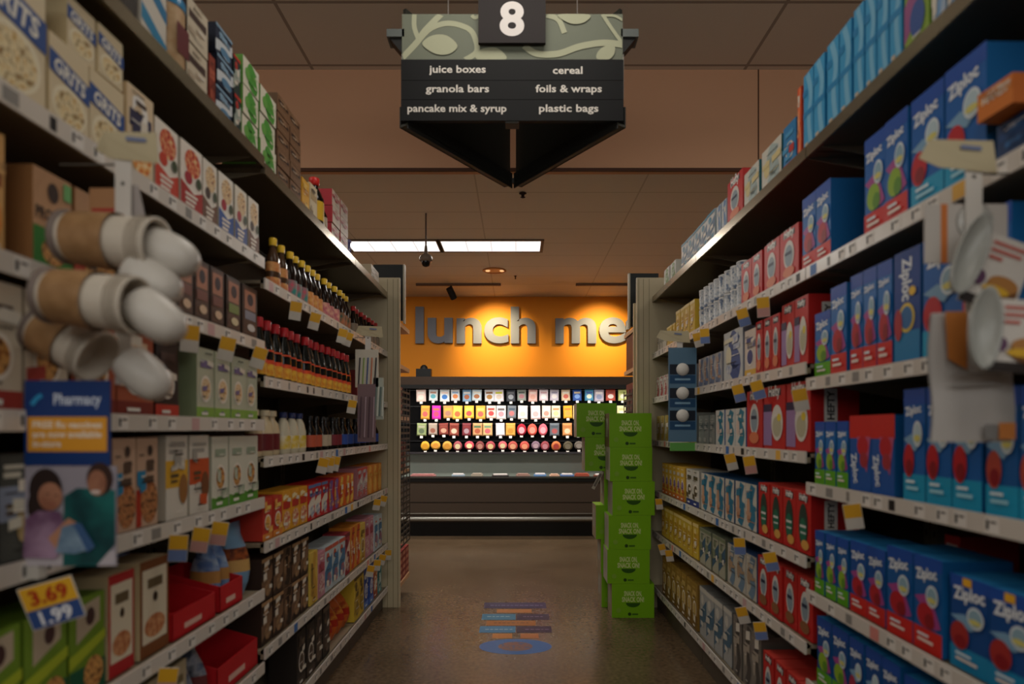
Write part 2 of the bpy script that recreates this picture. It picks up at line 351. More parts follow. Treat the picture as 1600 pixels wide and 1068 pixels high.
def unit(side, y0, y1, zs, label):
    s = -1 if side == 'L' else 1; X = XL if side == 'L' else XR
    W = y1 - y0; rz = R(90) if side == 'L' else R(-90)
    # local x runs along the aisle, local y into the rack
    t = empty('shelving_unit', (s * X, y0 if side == 'L' else y1, 0), rz); tag(t, label, 'shelf', 'grocery shelving racks')
    g = .003
    MB().box(g, W - g, DEPTH + .005, DEPTH + .03, 0, zs[0] + .0, mat('#4a4136', .6)).build('back_panel', t)
    MB().box(g, W - g, .03, DEPTH, .0, zs[-1] - .04, mat('#5a5044', .5)).build('base', t)
    for x in (.006, W - .031):
        m = MB(); m.box(x, x + .025, DEPTH - .035, DEPTH + .004, zs[-1], zs[0] - .03, mat('#6f6552', .5)); z = .3
        while z < zs[0] - .1:
            m.rect(x + .009, x + .015, z, z + .02, '#111111', DEPTH - .035); m.off = 0; z += .05
        m.build('upright', t)
    for i, z in enumerate(zs):
        top = i == 0
        m = MB(); dm = TOPM if top else DECK
        m.box(g, W - g, 0, DEPTH, z - .016, z - .004 if not top else z, dm)
        m.box(g, W - g, 0, .012, z - .034, z - .004, dm)
        if top:
            for k in range(9): m.box(.25 + k * .022, .256 + k * .022, -.0006, 0, z - .022, z - .016, '#cfc8ba')
        for x in (.04, W - .05):
            m.add([(x, .012, z - .016), (x + .004, .012, z - .016), (x, DEPTH - .03, z - .016), (x + .004, DEPTH - .03, z - .016), (x, DEPTH - .03, z - .09), (x + .004, DEPTH - .03, z - .09)],
                  [(0, 2, 4), (1, 5, 3), (0, 4, 5, 1), (4, 2, 3, 5)], mat('#8a7f6b', .4))
        sh = m.build('shelf', t)
        if top: MB().box(g, W - g, -.005, 0, z - .036, z + .003, mat('#9a8d76', .25, .7)).build('front_lip', sh)
        else: price_rail(W - 2 * g, 0).build('price_rail', sh, (g, 0, z))
    return t
unit('L', .40, 2.17, LN, 'shelving rack holding cereal and oatmeal, near end of the aisle')
unit('L', 2.17, 3.39, LF, 'shelving rack holding the syrup bottles and pancake mixes')
unit('L', 3.39, 4.23, LF, 'narrow shelving rack beyond the hanging utensil packs, by the end panel')
unit('R', .35, 1.98, RN, 'shelving rack full of blue zipper bag boxes')
unit('R', 1.98, 3.20, RM, 'shelving rack with red bag boxes and paper cups')
unit('R', 3.20, 4.23, RM, 'shelving rack with yellow boxes behind the green carton stack')

# end panels and endcaps
for side, x0, x1, lab in (('L', -1.42, -.826, 'tall cream end panel closing the syrup side rack'), ('R', .842, 1.46, 'tall cream end panel behind the green carton stack')):
    m = MB(); m.box(x0, x1, 4.235, 4.262, .0, 2.32, CREAM)
    e = x1 if side == 'L' else x0; sg_ = -1 if side == 'L' else 1
    for k in (0.012, .045, .085): 
        q = e + sg_ * k; m.rect(min(q, q + sg_ * .004), max(q, q + sg_ * .004), .0, 2.31, '#8f8468', 4.235); m.off = 0
    tag(m.build('end_panel'), lab, 'panel', 'cream end panels')
def endcap(side):
    s = -1 if side == 'L' else 1; e = .835 if side == 'L' else .875     # inner edge facing the aisle
    t = empty('endcap_display', (s * e, 4.27 if side == 'L' else 4.52, 0)); lab = 'endcap display rack with perforated wing behind the cream panel, beside the syrup rack' if side == 'L' else 'endcap display rack behind the green cartons, holding dark red packs'
    tag(t, lab, 'display rack', 'endcap displays')
    X = lambda a, b: (min(s * a, s * b), max(s * a, s * b))
    m = MB(); m.box(*X(.0, .58), 0, .02, 0, 2.2, CREAM); m.build('back_panel', t)
    for z in (.15, .95, 1.35, 1.72, 2.02):
        m = MB(); m.box(*X(.0, .58), .02, .40, z - .03, z, mat('#b98f68', .5)); m.build('shelf', t)
    m = MB(); x0, x1 = X(-.004, .0)
    for k in range(27): m.box(x0, x1, .02, .40, .40 + k * .043, .40 + k * .043 + .016, mat('#453c31', .6))
    for y in (.02, .14, .26, .386): m.box(x0, x1, y, y + .014, .40, 1.56, mat('#453c31', .6))
    m.build('perforated_wing', t)
    # header board
    m = MB(); m.box(*X(-.0, .22), .14, .17, 2.05, 2.46, mat('#161a1a', .5)); m.box(*X(-.012, .0), .13, .18, 2.03, 2.46, mat('#b7b19f', .5)); m.build('header_board', t)
    return t
endcap('L'); endcap('R')
for z, n_ in ((.15, 3), (.95, 2), (1.35, 2)):
    for k in range(n_):
        hh = .22
        if z > 1 and k > 0: continue
        m = MB(); m.box(-.17, .0, 0, .12, 0, .21, '#8d2b22', side='#7a2a22'); 
        m.off = 0; T = Matrix.Rotation(R(90), 4, 'Z')
        for q in range(4): m.box(.0, .0008, .01, .11, .02 + q * .05, .045 + q * .05, '#b0735c')
        o = m.build('snack_carton', None, (-.845, 4.31 + k * .128, z + .0004), 0)
        tag(o, {.15: 'red snack carton low on the endcap beside the cream panel', .95: 'red snack carton behind the perforated endcap wing', 1.35: 'red snack carton topmost behind the perforated wing'}[z], 'carton', f'red cartons on the endcap shelf {z}' if n_ else None)
for k, z in enumerate((.95, 1.35, 1.72)):
    m = MB(); m.box(0, .2, 0, .3, 0, .26, ['#3a1412', '#5c1a18', '#40100f'][k]); m.off = 0
    for q in range(3): m.rect(.02, .18, .03 + q * .08, .06 + q * .08, ['#b8a89a', '#7d2a20', '#a8573a'][q])
    tag(m.build('snack_carton', None, (.882, 4.56, z + .0004)), ['dark red carton lowest on the endcap behind the green cartons', 'dark red carton in the middle of the endcap behind the end panel', 'dark red carton high on the endcap beside the orange wall'][k], 'carton')

# ---------------------------------------------------------------- refrigerated case on the end wall
fc = empty('refrigerated_case', (0, 7.04, 0)); tag(fc, 'long open refrigerated meat case under the orange wall', 'refrigerator')
CX = 2.7
MB().box(-CX, CX, .04, 1.0, 0, .165, BLACK).build('base', fc)
MB().box(-CX, CX, .0, .05, .17, .64, mat('#4b3f35', .45)).box(-CX, CX, -.004, 0, .40, .405, '#1d1813').build('front_panel', fc)
MB().tube((-CX, -.02, .21), (CX, -.02, .21), .026, mat('#a3a29a', .3, .7)).tube((-CX, -.01, .27), (CX, -.01, .27), .006, mat('#7d7a70', .4, .5)).build('bumper_rail', fc)
MB().box(-CX, CX, -.01, .05, .64, .70, mat('#1b1b1b', .3)).box(-CX, CX, -.016, .055, .685, .70, mat('#80817d', .25, .8)).build('front_lip', fc)
MB().box(-CX, CX, .05, .66, .60, .62, mat('#7f8580', .4, .3)).build('well_floor', fc)
MB().box(-CX, CX, .66, .68, .60, .94, mat('#7d847d', .4, .3)).box(-CX, CX, .56, .68, .945, .965, mat('#2c2a2d', .4)).build('air_grille', fc)
MB().box(-CX, CX, .74, .78, .94, 1.9, mat('#020203', .9, 0, 0, .1)).build('back_panel', fc)
MB().box(-CX, CX, .16, 1.0, 1.79, 1.885, mat('#3a2b20', .5)).box(-CX, CX, .16, .2, 1.745, 1.79, mat('#191919', .4)).build('canopy', fc)
MB().tube((-CX, .26, 1.775), (CX, .26, 1.775), .012, mat('#fff4e6', .5, 0, 2.5)).build('light_tube', fc)
for x in (-CX - .03, CX): MB().box(x, x + .03, 0, 1.0, 0, 1.885, mat('#26211e', .5)).build('end_wall', fc)
tag(MB().box(-.09, .09, 0, .1, 0, .10, '#101112').lathe([(.05, .10), (.04, .13), (.02, .15)], '#0c0c0c', T=Matrix.Translation((0, .05, 0))).build('monitor_housing', None, (-1.13, 7.25, 1.8854)), 'small black device standing on top of the meat case', 'device')
PZ = [1.767, 1.560, 1.335, 1.110]
for i, z in enumerate(PZ):
    MB().box(-CX, CX, .725, .74, z - .012, z - .004, '#141416').build('peg_bar', fc)
PACKS = [
    ('lunch_meat_pack', 'meat pack', ['#f2e6da', '#c78a72', '#f6f0ea']), ('cheese_pack', 'cheese pack', ['#f4c04a', '#c4523a', '#f2ead8']),
    ('sausage_pack', 'sausage pack', ['#9c4a3c', '#e7d8cc', '#7a2f2a']), ('ham_pack', 'ham pack', ['#e58f8a', '#f8eee8', '#c8404a']),
    ('turkey_pack', 'turkey pack', ['#e9eef2', '#4a86bf', '#e0a078']), ('salami_pack', 'salami pack', ['#d8d2d0', '#7c2b2a', '#e9e3e0'])]
PD = {}
def pack(kind, cols, w_, h_, rnd):
    k = (kind, tuple(cols), w_, h_, rnd)
    if k not in PD:
        m = MB(); a = w_ / 2
        if rnd: 
            m.lathe([(a * .6, 0), (a, .006), (a, .022), (a * .7, .03)], cols[0], T=Matrix.Translation((0, .015, -h_ * .55)) @ Matrix.Rotation(R(90), 4, 'X'), n=16, sy=h_ * .5 / a)
            m.disc(0, -h_ * .6, a * .62, h_ * .28, cols[1], -.016)
        else:
            m.add([(-a, 0, -h_), (a, 0, -h_), (a, 0, 0), (-a, 0, 0), (-a * .85, -.014, -h_ * .9), (a * .85, -.014, -h_ * .9), (a * .85, -.014, -h_ * .14), (-a * .85, -.014, -h_ * .14), (-a, .006, -h_), (a, .006, -h_), (a, .006, 0), (-a, .006, 0)],
                  [(4, 5, 6, 7), (0, 1, 5, 4), (1, 2, 6, 5), (2, 3, 7, 6), (3, 0, 4, 7), (9, 8, 11, 10), (8, 9, 1, 0), (10, 11, 3, 2), (9, 10, 2, 1), (11, 8, 0, 3)], cols[0])
            m.disc(0, -h_ * .62, a * .6, h_ * .2, cols[1], -.0145); m.rect(-a * .7, a * .7, -h_ * .36, -h_ * .2, cols[2], -.0145)
        m.rect(-.018, .018, -h_ - .028, -h_ + .002, '#f2eee6', -.003)
        m.box(-.004, .004, .0, .0198, -.010, -.004, STEEL)
        PD[k] = m
    return PD[k]
import itertools
ROWC = [  # colours left to right for each peg row, seen in the case
    [('turkey', ['#f3d9cf', '#f6ece4', '#f8f0ea']), ('turkey', ['#e7eef2', '#5fb0c0', '#b98a78']), ('turkey', ['#eef2f4', '#3f7fd0', '#e8d0c8']), ('meat', ['#dfe2e6', '#e0884e', '#8aa8cc']), ('turkey', ['#7fa6c8', '#a8603c', '#d9d4ce']), ('meat', ['#cfe0ea', '#b07048', '#e6e0d6']), ('meat', ['#d9dfe6', '#b08040', '#8b6038']), ('meat', ['#f0e8ee', '#d9c9bd', '#c8c83a']), ('salami', ['#3c4048', '#9aa0a8', '#60646a']), ('salami', ['#98a098', '#b07880', '#4c5450']),
     ('ham', ['#e8b8b0', '#d8a090', '#f0d8d0']), ('meat', ['#e8d8e0', '#f0f0f0', '#c8a0a8']), ('turkey', ['#c8c0d0', '#e8e0e0', '#9088a0']), ('cheese', ['#e0c8a8', '#c86050', '#e8e0d8']), ('turkey', ['#3058a8', '#80a8e0', '#c8b890']), ('turkey', ['#4890b8', '#e0e8d0', '#3858a0']), ('meat', ['#b8b0c0', '#8890b0', '#e0d8d8']), ('ham', ['#b04838', '#e0d8d0', '#883028']), ('cheese', ['#c8d080', '#e8e8d8', '#a0a858'])],
    [('cheese', ['#e0a040', '#c85858', '#e8883c']), ('ham', ['#e030b0', '#c04868', '#d06848']), ('cheese', ['#c89858', '#a87868', '#d8b040']), ('cheese', ['#f0c050', '#d06840', '#f8d860']), ('cheese', ['#f4c048', '#e05050', '#f8dc68']), ('cheese', ['#e8b048', '#c86058', '#f4d070']), ('ham', ['#f4d8c8', '#e04848', '#a84038']), ('meat', ['#e8e0e0', '#c89098', '#605858']), ('meat', ['#707880', '#b87070', '#405060']), ('meat', ['#f8f4ec', '#f0d0b8', '#f8f4ec']), ('ham', ['#f4d8d8', '#e8a8a8', '#f8ecec']),
     ('ham', ['#f0d8c8', '#d09080', '#f4e8dc']), ('cheese', ['#e8e0c0', '#e0d890', '#e88858']), ('cheese', ['#e8a830', '#d89848', '#c87830']), ('cheese', ['#e8d8a0', '#c8a890', '#e8c8a0']), ('meat', ['#c8c0a0', '#907870', '#c0b888']), ('ham', ['#e8c8c0', '#b890b0', '#d8a060']), ('cheese', ['#c0a030', '#905840', '#b89830']), ('meat', ['#d8d8a0', '#e8e0c0', '#b8b078'])],
    [('sausage', ['#8a9868', '#5a6850', '#a8a890']), ('sausage', ['#a8988c', '#8a5848', '#b0a090']), ('sausage', ['#803830', '#c09880', '#90483c']), ('sausage', ['#8c4438', '#d0b8a0', '#7c3028']), ('sausage', ['#783038', '#a08890', '#883838']), ('cheese', ['#c89868', '#a85840', '#5a7858']), ('cheese', ['#d8b078', '#c06068', '#7a9878']), ('meat', ['#f4e8ec', '#f8f4f4', '#f0d8e0']), ('cheese', ['#d8a048', '#c08838', '#e0b058']), ('ham', ['#a81830', '#e8a0a8', '#c82840']), ('ham', ['#e85848', '#e89080', '#e84040']), ('ham', ['#f06878', '#f8a0a8', '#f05868']),
     ('salami', ['#606870', '#a05050', '#505860']), ('cheese', ['#c88850', '#e0c0a0', '#b87848']), ('salami', ['#20242c', '#30343c', '#4858b8']), ('cheese', ['#d89840', '#c88038', '#d8a868']), ('salami', ['#301c20', '#503038', '#281418']), ('salami', ['#48282c', '#684044', '#301c20']), ('meat', ['#c8b8a8', '#a88878', '#908070'])],
    [('cheese', ['#d0a030', '#c08828', '#e0b848']), ('cheese', ['#d8a040', '#c88838', '#e8c060']), ('cheese', ['#c89840', '#b88030', '#906828']), ('sausage', ['#984850', '#c8b890', '#783038']), ('ham', ['#c84858', '#e0d0a0', '#d86878']), ('sausage', ['#783838', '#a87868', '#602828']), ('ham', ['#a04048', '#c8b080', '#b84858']), ('ham', ['#c85860', '#c8b890', '#d86068']), ('sausage', ['#a84840', '#c89070', '#903838']), ('ham', ['#b84840', '#d08868', '#a03838']), ('salami', ['#786070', '#a08890', '#584858']), ('salami', ['#883840', '#a87078', '#603038']),
     ('cheese', ['#b86838', '#883028', '#c87840']), ('salami', ['#48402c', '#605848', '#383020']), ('salami', ['#585048', '#787068', '#483838']), ('salami', ['#303038', '#484850', '#202028']), ('sausage', ['#602830', '#804048', '#481c24']), ('sausage', ['#703038', '#90484c', '#582028']), ('sausage', ['#683030', '#884444', '#502020'])]]
ORD = ['first', 'second', 'third', 'fourth', 'fifth', 'sixth', 'seventh', 'eighth', 'ninth', 'tenth', 'eleventh', 'twelfth', 'thirteenth', 'fourteenth', 'fifteenth', 'sixteenth', 'seventeenth', 'eighteenth', 'nineteenth', 'twentieth', 'twenty-first', 'twenty-second', 'twenty-third', 'twenty-fourth', 'twenty-fifth', 'twenty-sixth', 'twenty-seventh', 'twenty-eighth', 'twenty-ninth', 'thirtieth']
ORD += ['thirty-' + x for x in ORD[:9]] + ['fortieth'] + ['forty-' + x for x in ORD[:9]] + ['fiftieth'] + ['fifty-' + x for x in ORD[:9]]
for r_, (z, cols) in enumerate(zip(PZ, ROWC)):
    x0, x1 = -1.30 + (.05 if r_ % 2 else 0), 1.42; n_ = len(cols)
    hs = (.155, .175, .165, .125)[r_]
    for i, (kd, cc) in enumerate(cols):
        x = x0 + (x1 - x0) * (i + .5) / n_ + random.uniform(-.012, .012)
        rnd = kd == 'ham' and r_ in (2, 3) or r_ == 3
        m = pack(kd, cc, random.choice([.112, .122]), hs - random.choice([0, .012]), rnd)
        o = m.build(kd + '_pack', None, (x, 7.745 + .0, z)); o.rotation_euler = (0, R(random.uniform(-2, 2)), 0)
        tag(o, f'{ORD[i]} pack from the cream panel in the meat case, {["top", "second", "third", "lowest"][r_]} peg row', 'food pack', f'packs on the {["top", "second", "third", "lowest"][r_]} peg row')
for i, (x, cc, wd) in enumerate(((-1.15, '#b07a78', .30), (-.72, '#8fa2b4', .16), (-.5, '#a09486', .14), (-.2, '#3a3234', .2), (.08, '#9a7a70', .16), (.28, '#5f86b8', .15), (.455, '#c9a48e', .12), (.615, '#5a78b0', .16), (.80, '#9a4a38', .18), (1.05, '#7e4a38', .2), (1.3, '#8c3028', .2))):
    m = MB(); m.box(-wd / 2, wd / 2, 0, .16, 0, .075, cc); m.box(-wd / 2 + .015, wd / 2 - .015, .015, .145, .075, .088, '#d8d0cc' if i % 2 else cc)
    tag(m.build('meat_tray', None, (x, 7.30 + (i % 3) * .06, .6203), R(random.uniform(-6, 6))), f'{ORD[i]} tray from the cream panel lying in the well of the meat case', 'food tray', 'trays in the well of the case')

# ---------------------------------------------------------------- products
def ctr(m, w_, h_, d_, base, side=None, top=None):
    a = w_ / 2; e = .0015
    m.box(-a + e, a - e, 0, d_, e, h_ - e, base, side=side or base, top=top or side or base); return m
def bar(m, x0, x1, z0, z1, c): m.rect(x0, x1, z0, z1, c)
def zbag(base='#1565ad', low='#1c9cc4', food='#c2232b', style=0):
    def f(w_, h_, d_):
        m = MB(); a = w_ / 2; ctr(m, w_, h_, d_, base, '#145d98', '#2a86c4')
        if style == 3:      # tall dark blue box with sideways wordmark
            m.rect(-a * .95, a * .95, h_ * .0, h_ * .28, '#1c7fb4'); m.text('Ziploc', -a * .1, h_ * .74, '#e6ecf0', width=h_ * .38, rot=-90, bold=.03, squash=1.2)
            m.disc(0, h_ * .4, a * .6, h_ * .13, '#e2c24a'); m.disc(0, h_ * .4, a * .45, h_ * .1, '#2d6aa0'); m.disc(a * .45, h_ * .62, a * .25, h_ * .04, '#f0c23a'); m.disc(-a * .6, h_ * .35, a * .3, h_ * .14, '#b03038'); return m
        if style == 2:      # diagonal red / blue
            m.rect(-a, a, h_ * .7, h_, '#cf2a22'); m.poly([(-a * .3, h_ * .72), (a * .95, h_ * .72), (a * .6, h_ * .25)], '#c05a80'); m.disc(a * .25, h_ * .6, a * .5, h_ * .13, '#c2232b')
            m.disc(a * .35, h_ * .42, a * .35, h_ * .1, '#a8333b'); m.text('Ziploc', -a * .5, h_ * .3, '#dfe8ee', width=h_ * .4, rot=-80, bold=.03, squash=1.1); return m
        m.rect(-a, a, h_ * .86, h_, '#1f50a8'); m.rect(-a, a, 0, h_ * .24, low)
        if style != 4: m.text('Ziploc', -a * .08, h_ * .80, '#e9eef2', width=w_ * .74, rot=8, bold=.035, squash=1.25)
        else: m.text('Ziploc', 0, h_ * .8, '#e9eef2', width=w_ * .8, rot=4, bold=.035, squash=1.1); m.rect(-a * .3, a * .15, h_ * .90, h_ * .985, '#f0b42e')
        if low == '#cf2a22' or low == '#5ea61f':
            m.poly([(-a * .9, h_ * .55), (a * .2, h_ * .62), (a * .95, h_ * .3), (a * .5, h_ * .26), (-a * .3, h_ * .45)], '#a8488c')
            m.disc(-a * .1, h_ * .38, a * .6, h_ * .13, '#8fb32c' if food == 'g' else '#b8232b'); m.disc(a * .2, h_ * .33, a * .35, h_ * .08, '#5d8f22' if food == 'g' else '#8f1b22')
        else:
            m.poly([(-a * .95, h_ * .55), (-a * .2, h_ * .60), (a * .5, h_ * .50), (a * .1, h_ * .44)], '#7fa8c6')
            m.disc(-a * .45, h_ * .36, a * .48, h_ * .15, food); m.disc(-a * .4, h_ * .30, a * .3, h_ * .07, '#8e1a22')
        m.disc(a * .38, h_ * .60, a * .42, h_ * .115, '#d9e3e6'); m.disc(a * .38, h_ * .60, a * .33, h_ * .09, '#8fb0c0' if style else '#b9cfd6'); m.disc(a * .38, h_ * .56, a * .3, h_ * .03, '#d8cf74')
        m.rect(-a * .6, a * .5, h_ * .10, h_ * .13, '#9fd4e4' if low == '#1c9cc4' else '#e9d8cc'); m.rect(-a * .6, a * .2, h_ * .16, h_ * .185, '#dfeef2')
        # lettering on the long side facing along the aisle
        return m
    return f
def hefty(c2='#d97a52', style=0):
    def f(w_, h_, d_):
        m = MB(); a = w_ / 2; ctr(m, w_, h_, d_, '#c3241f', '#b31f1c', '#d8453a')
        m.rect(-a * .6, a * .6, h_ * .84, h_ * .95, '#1d1b24'); m.text('Hefty', 0, h_ * .895, '#f2eee8', width=w_ * .52, bold=.03, squash=1.3)
        if style == 0:
            m.disc(0, h_ * .5, a * .55, h_ * .27, '#d9d4cc'); m.disc(0, h_ * .48, a * .42, h_ * .2, '#8a9aa4'); m.rect(-a * .4, a * .3, h_ * .5, h_ * .56, '#1f2a44'); m.disc(0, h_ * .18, a * .6, h_ * .1, c2)
        elif style == 1:
            m.rect(-a, -a * .2, h_ * .06, h_ * .62, '#9a7aa8'); m.rect(-a, -a * .2, h_ * .6, h_ * .72, '#2b2346'); m.disc(a * .3, h_ * .42, a * .52, h_ * .28, '#dcd6ca'); m.disc(a * .3, h_ * .36, a * .4, h_ * .16, '#b8b294'); m.disc(a * .5, h_ * .5, a * .18, h_ * .06, '#e0c83c')
        else:
            m.disc(0, h_ * .45, a * .6, h_ * .36, '#2a3d33'); m.disc(0, h_ * .38, a * .45, h_ * .2, '#1f6b50'); m.rect(-a * .4, a * .4, h_ * .42, h_ * .46, '#d8d8d0'); m.rect(-a * .3, a * .4, h_ * .32, h_ * .35, '#c8cfc8'); m.disc(a * .3, h_ * .15, a * .5, h_ * .08, c2)
        T = Matrix.Translation((a - .0015, 0, 0)) @ Matrix.Rotation(R(90), 4, 'Z')
        m.off = 0; m.rect(d_ * .28, d_ * .55, h_ * .42, h_ * .88, '#d8d2c8', T=T); m.text('HEFTY', d_ * .415, h_ * .65, '#1a1820', width=h_ * .4, rot=90, bold=.03, T=T)
        return m
    return f
def fine(m, a, h_, seed, cols):
    # small print, patches and pictures as real packages carry them
    r = random.Random(seed)
    for _ in range(3):
        cx, cz = r.uniform(-.6, .6) * a, r.uniform(.15, .85) * h_; w1, h1 = r.uniform(.2, .5) * a, r.uniform(.03, .09) * h_
        x0, x1 = max(-a * .95, cx - w1), min(a * .95, cx + w1); k = r.uniform(-.04, .04) * h_
        m.poly([(x0, cz - h1), (x1, cz - h1 + k), (x1, cz + h1 + k), (x0, cz + h1)], r.choice(cols))
    for _ in range(4):
        z = r.uniform(.06, .94) * h_; x = r.uniform(-.85, -.1) * a; c = r.choice(['#2a2522', '#e6e0d4', cols[0]])
        for q in range(r.randint(2, 5)):
            x1 = x + r.uniform(.06, .25) * a
            if x1 > a * .9: break
            m.rect(x, x1, z, z + h_ * .018, c); m.off -= .00045; x = x1 + .04 * a
def carton(base, band, accent, food=None, txt=None, side=None, tcol='#f0ece4', v=0, top=None):
    """folding carton: coloured band, wordmark, picture disc, foot strip"""
    def f(w_, h_, d_):
        m = MB(); a = w_ / 2; ctr(m, w_, h_, d_, base, side or base, top)
        if v == 0:
            m.rect(-a * .82, a * .82, h_ * .55, h_ * .74, band)
            if txt: m.text(txt, 0, h_ * .645, tcol, width=w_ * .66, bold=.02, squash=1.2)
            m.rect(-a * .4, a * .4, h_ * .82, h_ * .87, accent)
            if food: m.disc(0, h_ * .28, a * .8, h_ * .22, food)
        elif v == 1:
            m.rect(-a, a, 0, h_ * .16, band); m.disc(0, h_ * .42, a * .62, h_ * .19, '#e8e0d2'); m.disc(0, h_ * .42, a * .5, h_ * .15, food or accent)
            m.rect(-a * .6, a * .6, h_ * .72, h_ * .82, accent)
            if txt: m.text(txt, 0, h_ * .77, tcol, width=w_ * .5, bold=.02)
            m.rect(-a * .5, a * .2, h_ * .05, h_ * .09, '#e8e4da')
        elif v == 2:
            m.rect(-a, a, h_ * .38, h_ * .7, band); m.rect(-a * .7, a * .5, h_ * .78, h_ * .83, accent); m.rect(-a * .7, a * .7, h_ * .86, h_ * .9, accent)
            m.disc(a * .55, h_ * .35, a * .4, h_ * .18, food or accent); m.rect(-a * .6, a * .1, h_ * .5, h_ * .54, '#5b4a30'); m.rect(-a * .6, a * .0, h_ * .44, h_ * .47, '#5b4a30')
        elif v == 3:
            m.poly([(-a, h_ * .1), (a, h_ * .45), (a, h_ * .8), (-a, h_ * .45)], band); m.disc(-a * .2, h_ * .75, a * .4, h_ * .1, accent); m.rect(-a, a, h_ * .9, h_ * .985, accent)
            if food: m.disc(a * .1, h_ * .25, a * .6, h_ * .16, food)
        elif v == 4:   # badge, red foot and wide picture
            m.rect(-a, -a * .55, .004, h_ * .42, '#b23524'); m.disc(a * .15, h_ * .28, a * .8, h_ * .24, food or accent); m.poly([(-a * .95, h_ * .63), (-a * .2, h_ * .63), (-a * .2, h_ * .48), (-a * .55, h_ * .42), (-a * .95, h_ * .48)], band)
            m.rect(-a * .1, a * .6, h_ * .70, h_ * .73, '#5a463a'); m.disc(a * .2, h_ * .85, a * .22, h_ * .06, '#4a3a34')
        elif v == 5:   # wavy two tone
            m.stroke([(-a * .2, h_ * .02), (a * .4, h_ * .3), (-a * .1, h_ * .6), (a * .4, h_ * .97)], w_ * .4, band, 0, (-a, a, .003, h_ - .003)); m.disc(-a * .45, h_ * .5, a * .3, h_ * .2, accent)
            if food: m.disc(-a * .4, h_ * .25, a * .32, h_ * .1, food)
        elif v == 6:
            m.disc(a * .1, h_ * .74, a * .72, h_ * .20, food); m.disc(-a * .3, h_ * .50, a * .35, h_ * .09, accent); m.poly([(-a, .003), (a, .003), (a, h_ * .40), (a * .2, h_ * .30), (-a, h_ * .42)], band)
            for q in range(3): m.rect(-a * .6, a * (.5 - .15 * q), h_ * (.24 - .07 * q), h_ * (.28 - .07 * q), '#e8ddd0')
            m.disc(a * .6, h_ * .5, a * .25, h_ * .08, '#3c4a30')
        if v != 6: fine(m, a, h_, sum(map(ord, base + band)), [accent, band, '#e0d8c8', (food or accent), base + '~' + accent + '~50'])
        return m
    return f
ITEMS = []      # (object, description, rack, shelf index, y, level)
CACHE = {}
def place(o, side, z, y, inset=.014):
    s = -1 if side == 'L' else 1; X = XL if side == 'L' else XR
    o.location = (s * (X + inset), y, z); o.rotation_euler = (0, 0, R(90 if side == 'L' else -90) + o.rotation_euler[2])
def yy(side, px): return F * XL / (808 - px) if side == 'L' else F * XR / (px - 808)
def run(side, rack, si, zs, px0, px1, n, mk, h_, name, desc, cat, d_=.16, lv=1, gap=.004, jit=1.2, inset=.014, hv=0, ymax=None):
    y0, y1 = sorted((yy(side, px0), yy(side, px1)))
    if ymax: y1 = min(y1, ymax)
    w_ = (y1 - y0) / n; wb = w_ - gap
    key = (id(mk), round(wb, 4), h_, d_); me = None
    for i in range(n):
        for k in range(lv):
            if key in CACHE: o = MB().build(name, me=CACHE[key])
            else:
                o = mk(wb, h_, d_).build(name); CACHE[key] = o.data
            o.rotation_euler[2] = R(random.uniform(-jit, jit)) * (0.5 if lv > 1 else 1)
            place(o, side, zs[si] + k * (h_ + .0008) + .0004, y0 + w_ * (i + .5), inset + random.uniform(0, .006))
            ITEMS.append((o, desc, cat, rack, si, y0 + w_ * (i + .5), k, lv))
def row_of(side, rack, si, zs, px0, px1, n, proto, desc, cat, lvls=1, inset=.05, jit=8):
    """copies of a thing with parts, standing in a row"""
    y0, y1 = sorted((yy(side, px0), yy(side, px1))); w_ = (y1 - y0) / n
    for i in range(n):
        o = proto() if callable(proto) else cp(proto)
        o.rotation_euler = (0, 0, R(random.uniform(-jit, jit))); place(o, side, zs[si] + .0004, y0 + w_ * (i + .5), inset + random.uniform(-.004, .008))
        ITEMS.append((o, desc, cat, rack, si, y0 + w_ * (i + .5), 0, 1))

FOOD = '#8a4a20~#e0a860~#54280f~70'; BOWL = '#c48a4c~#f0dcb0~#8a3a1c~90'; OATS = '#b99a68~#e2cfa0~#8a6a40~120'; BERRY = '#a82a2a~#d8603c~#e8c890~80'
KRAFT = '#b58a62'
C, SY_, B, W_ = 'cereal rack', 'syrup rack', 'bag rack', 'cup rack'
# --- cereal rack (near, on the cereal side) ---
grits = carton('#d9c9a6', '#26365f', '#8c7a58', '#c9a15c~#efe0b4~#8d6a34~60', 'GRITS', '#cbb890')
def grits_big(w_, h_, d_):
    m = MB(); a = w_ / 2; ctr(m, w_, h_, d_, '#d9c9a6', '#cbb890')
    m.disc(0, h_ * .28, a * .85, h_ * .24, '#ece2c4'); m.disc(0, h_ * .27, a * .72, h_ * .2, '#c9a15c~#efe0b4~#8d6a34~60'); m.poly([(-a, h_ * .58), (a, h_ * .46), (a, h_ * .70), (-a, h_ * .82)], '#30508f')
    m.text('GRITS', 0, h_ * .64, '#e9e6da', width=w_ * .78, rot=-9, bold=.03, squash=1.2); return m
run('L', C, 1, LN, -30, 84, 1, grits_big, .26, 'grits_box', 'large grits box', 'food box')
run('L', C, 1, LN, 86, 207, 2, grits_big, .18, 'grits_box', 'cream grits box', 'food box', .1)
LNS = [z + .182 for z in LN]
run('L', C, 1, LNS, 122, 206, 2, grits_big, .115, 'grits_box', 'small upper grits box', 'food box', .08, inset=.02)
run('L', C, 1, LN, 209, 250, 1, carton('#dcc6a4', '#33324f', '#4a3a34', '#c9542a~#e8a24c~#f0d8a8~60', '2', '#cdb48e', v=0), .22, 'oatmeal_box', 'oatmeal box with dark label', 'food box', .08)
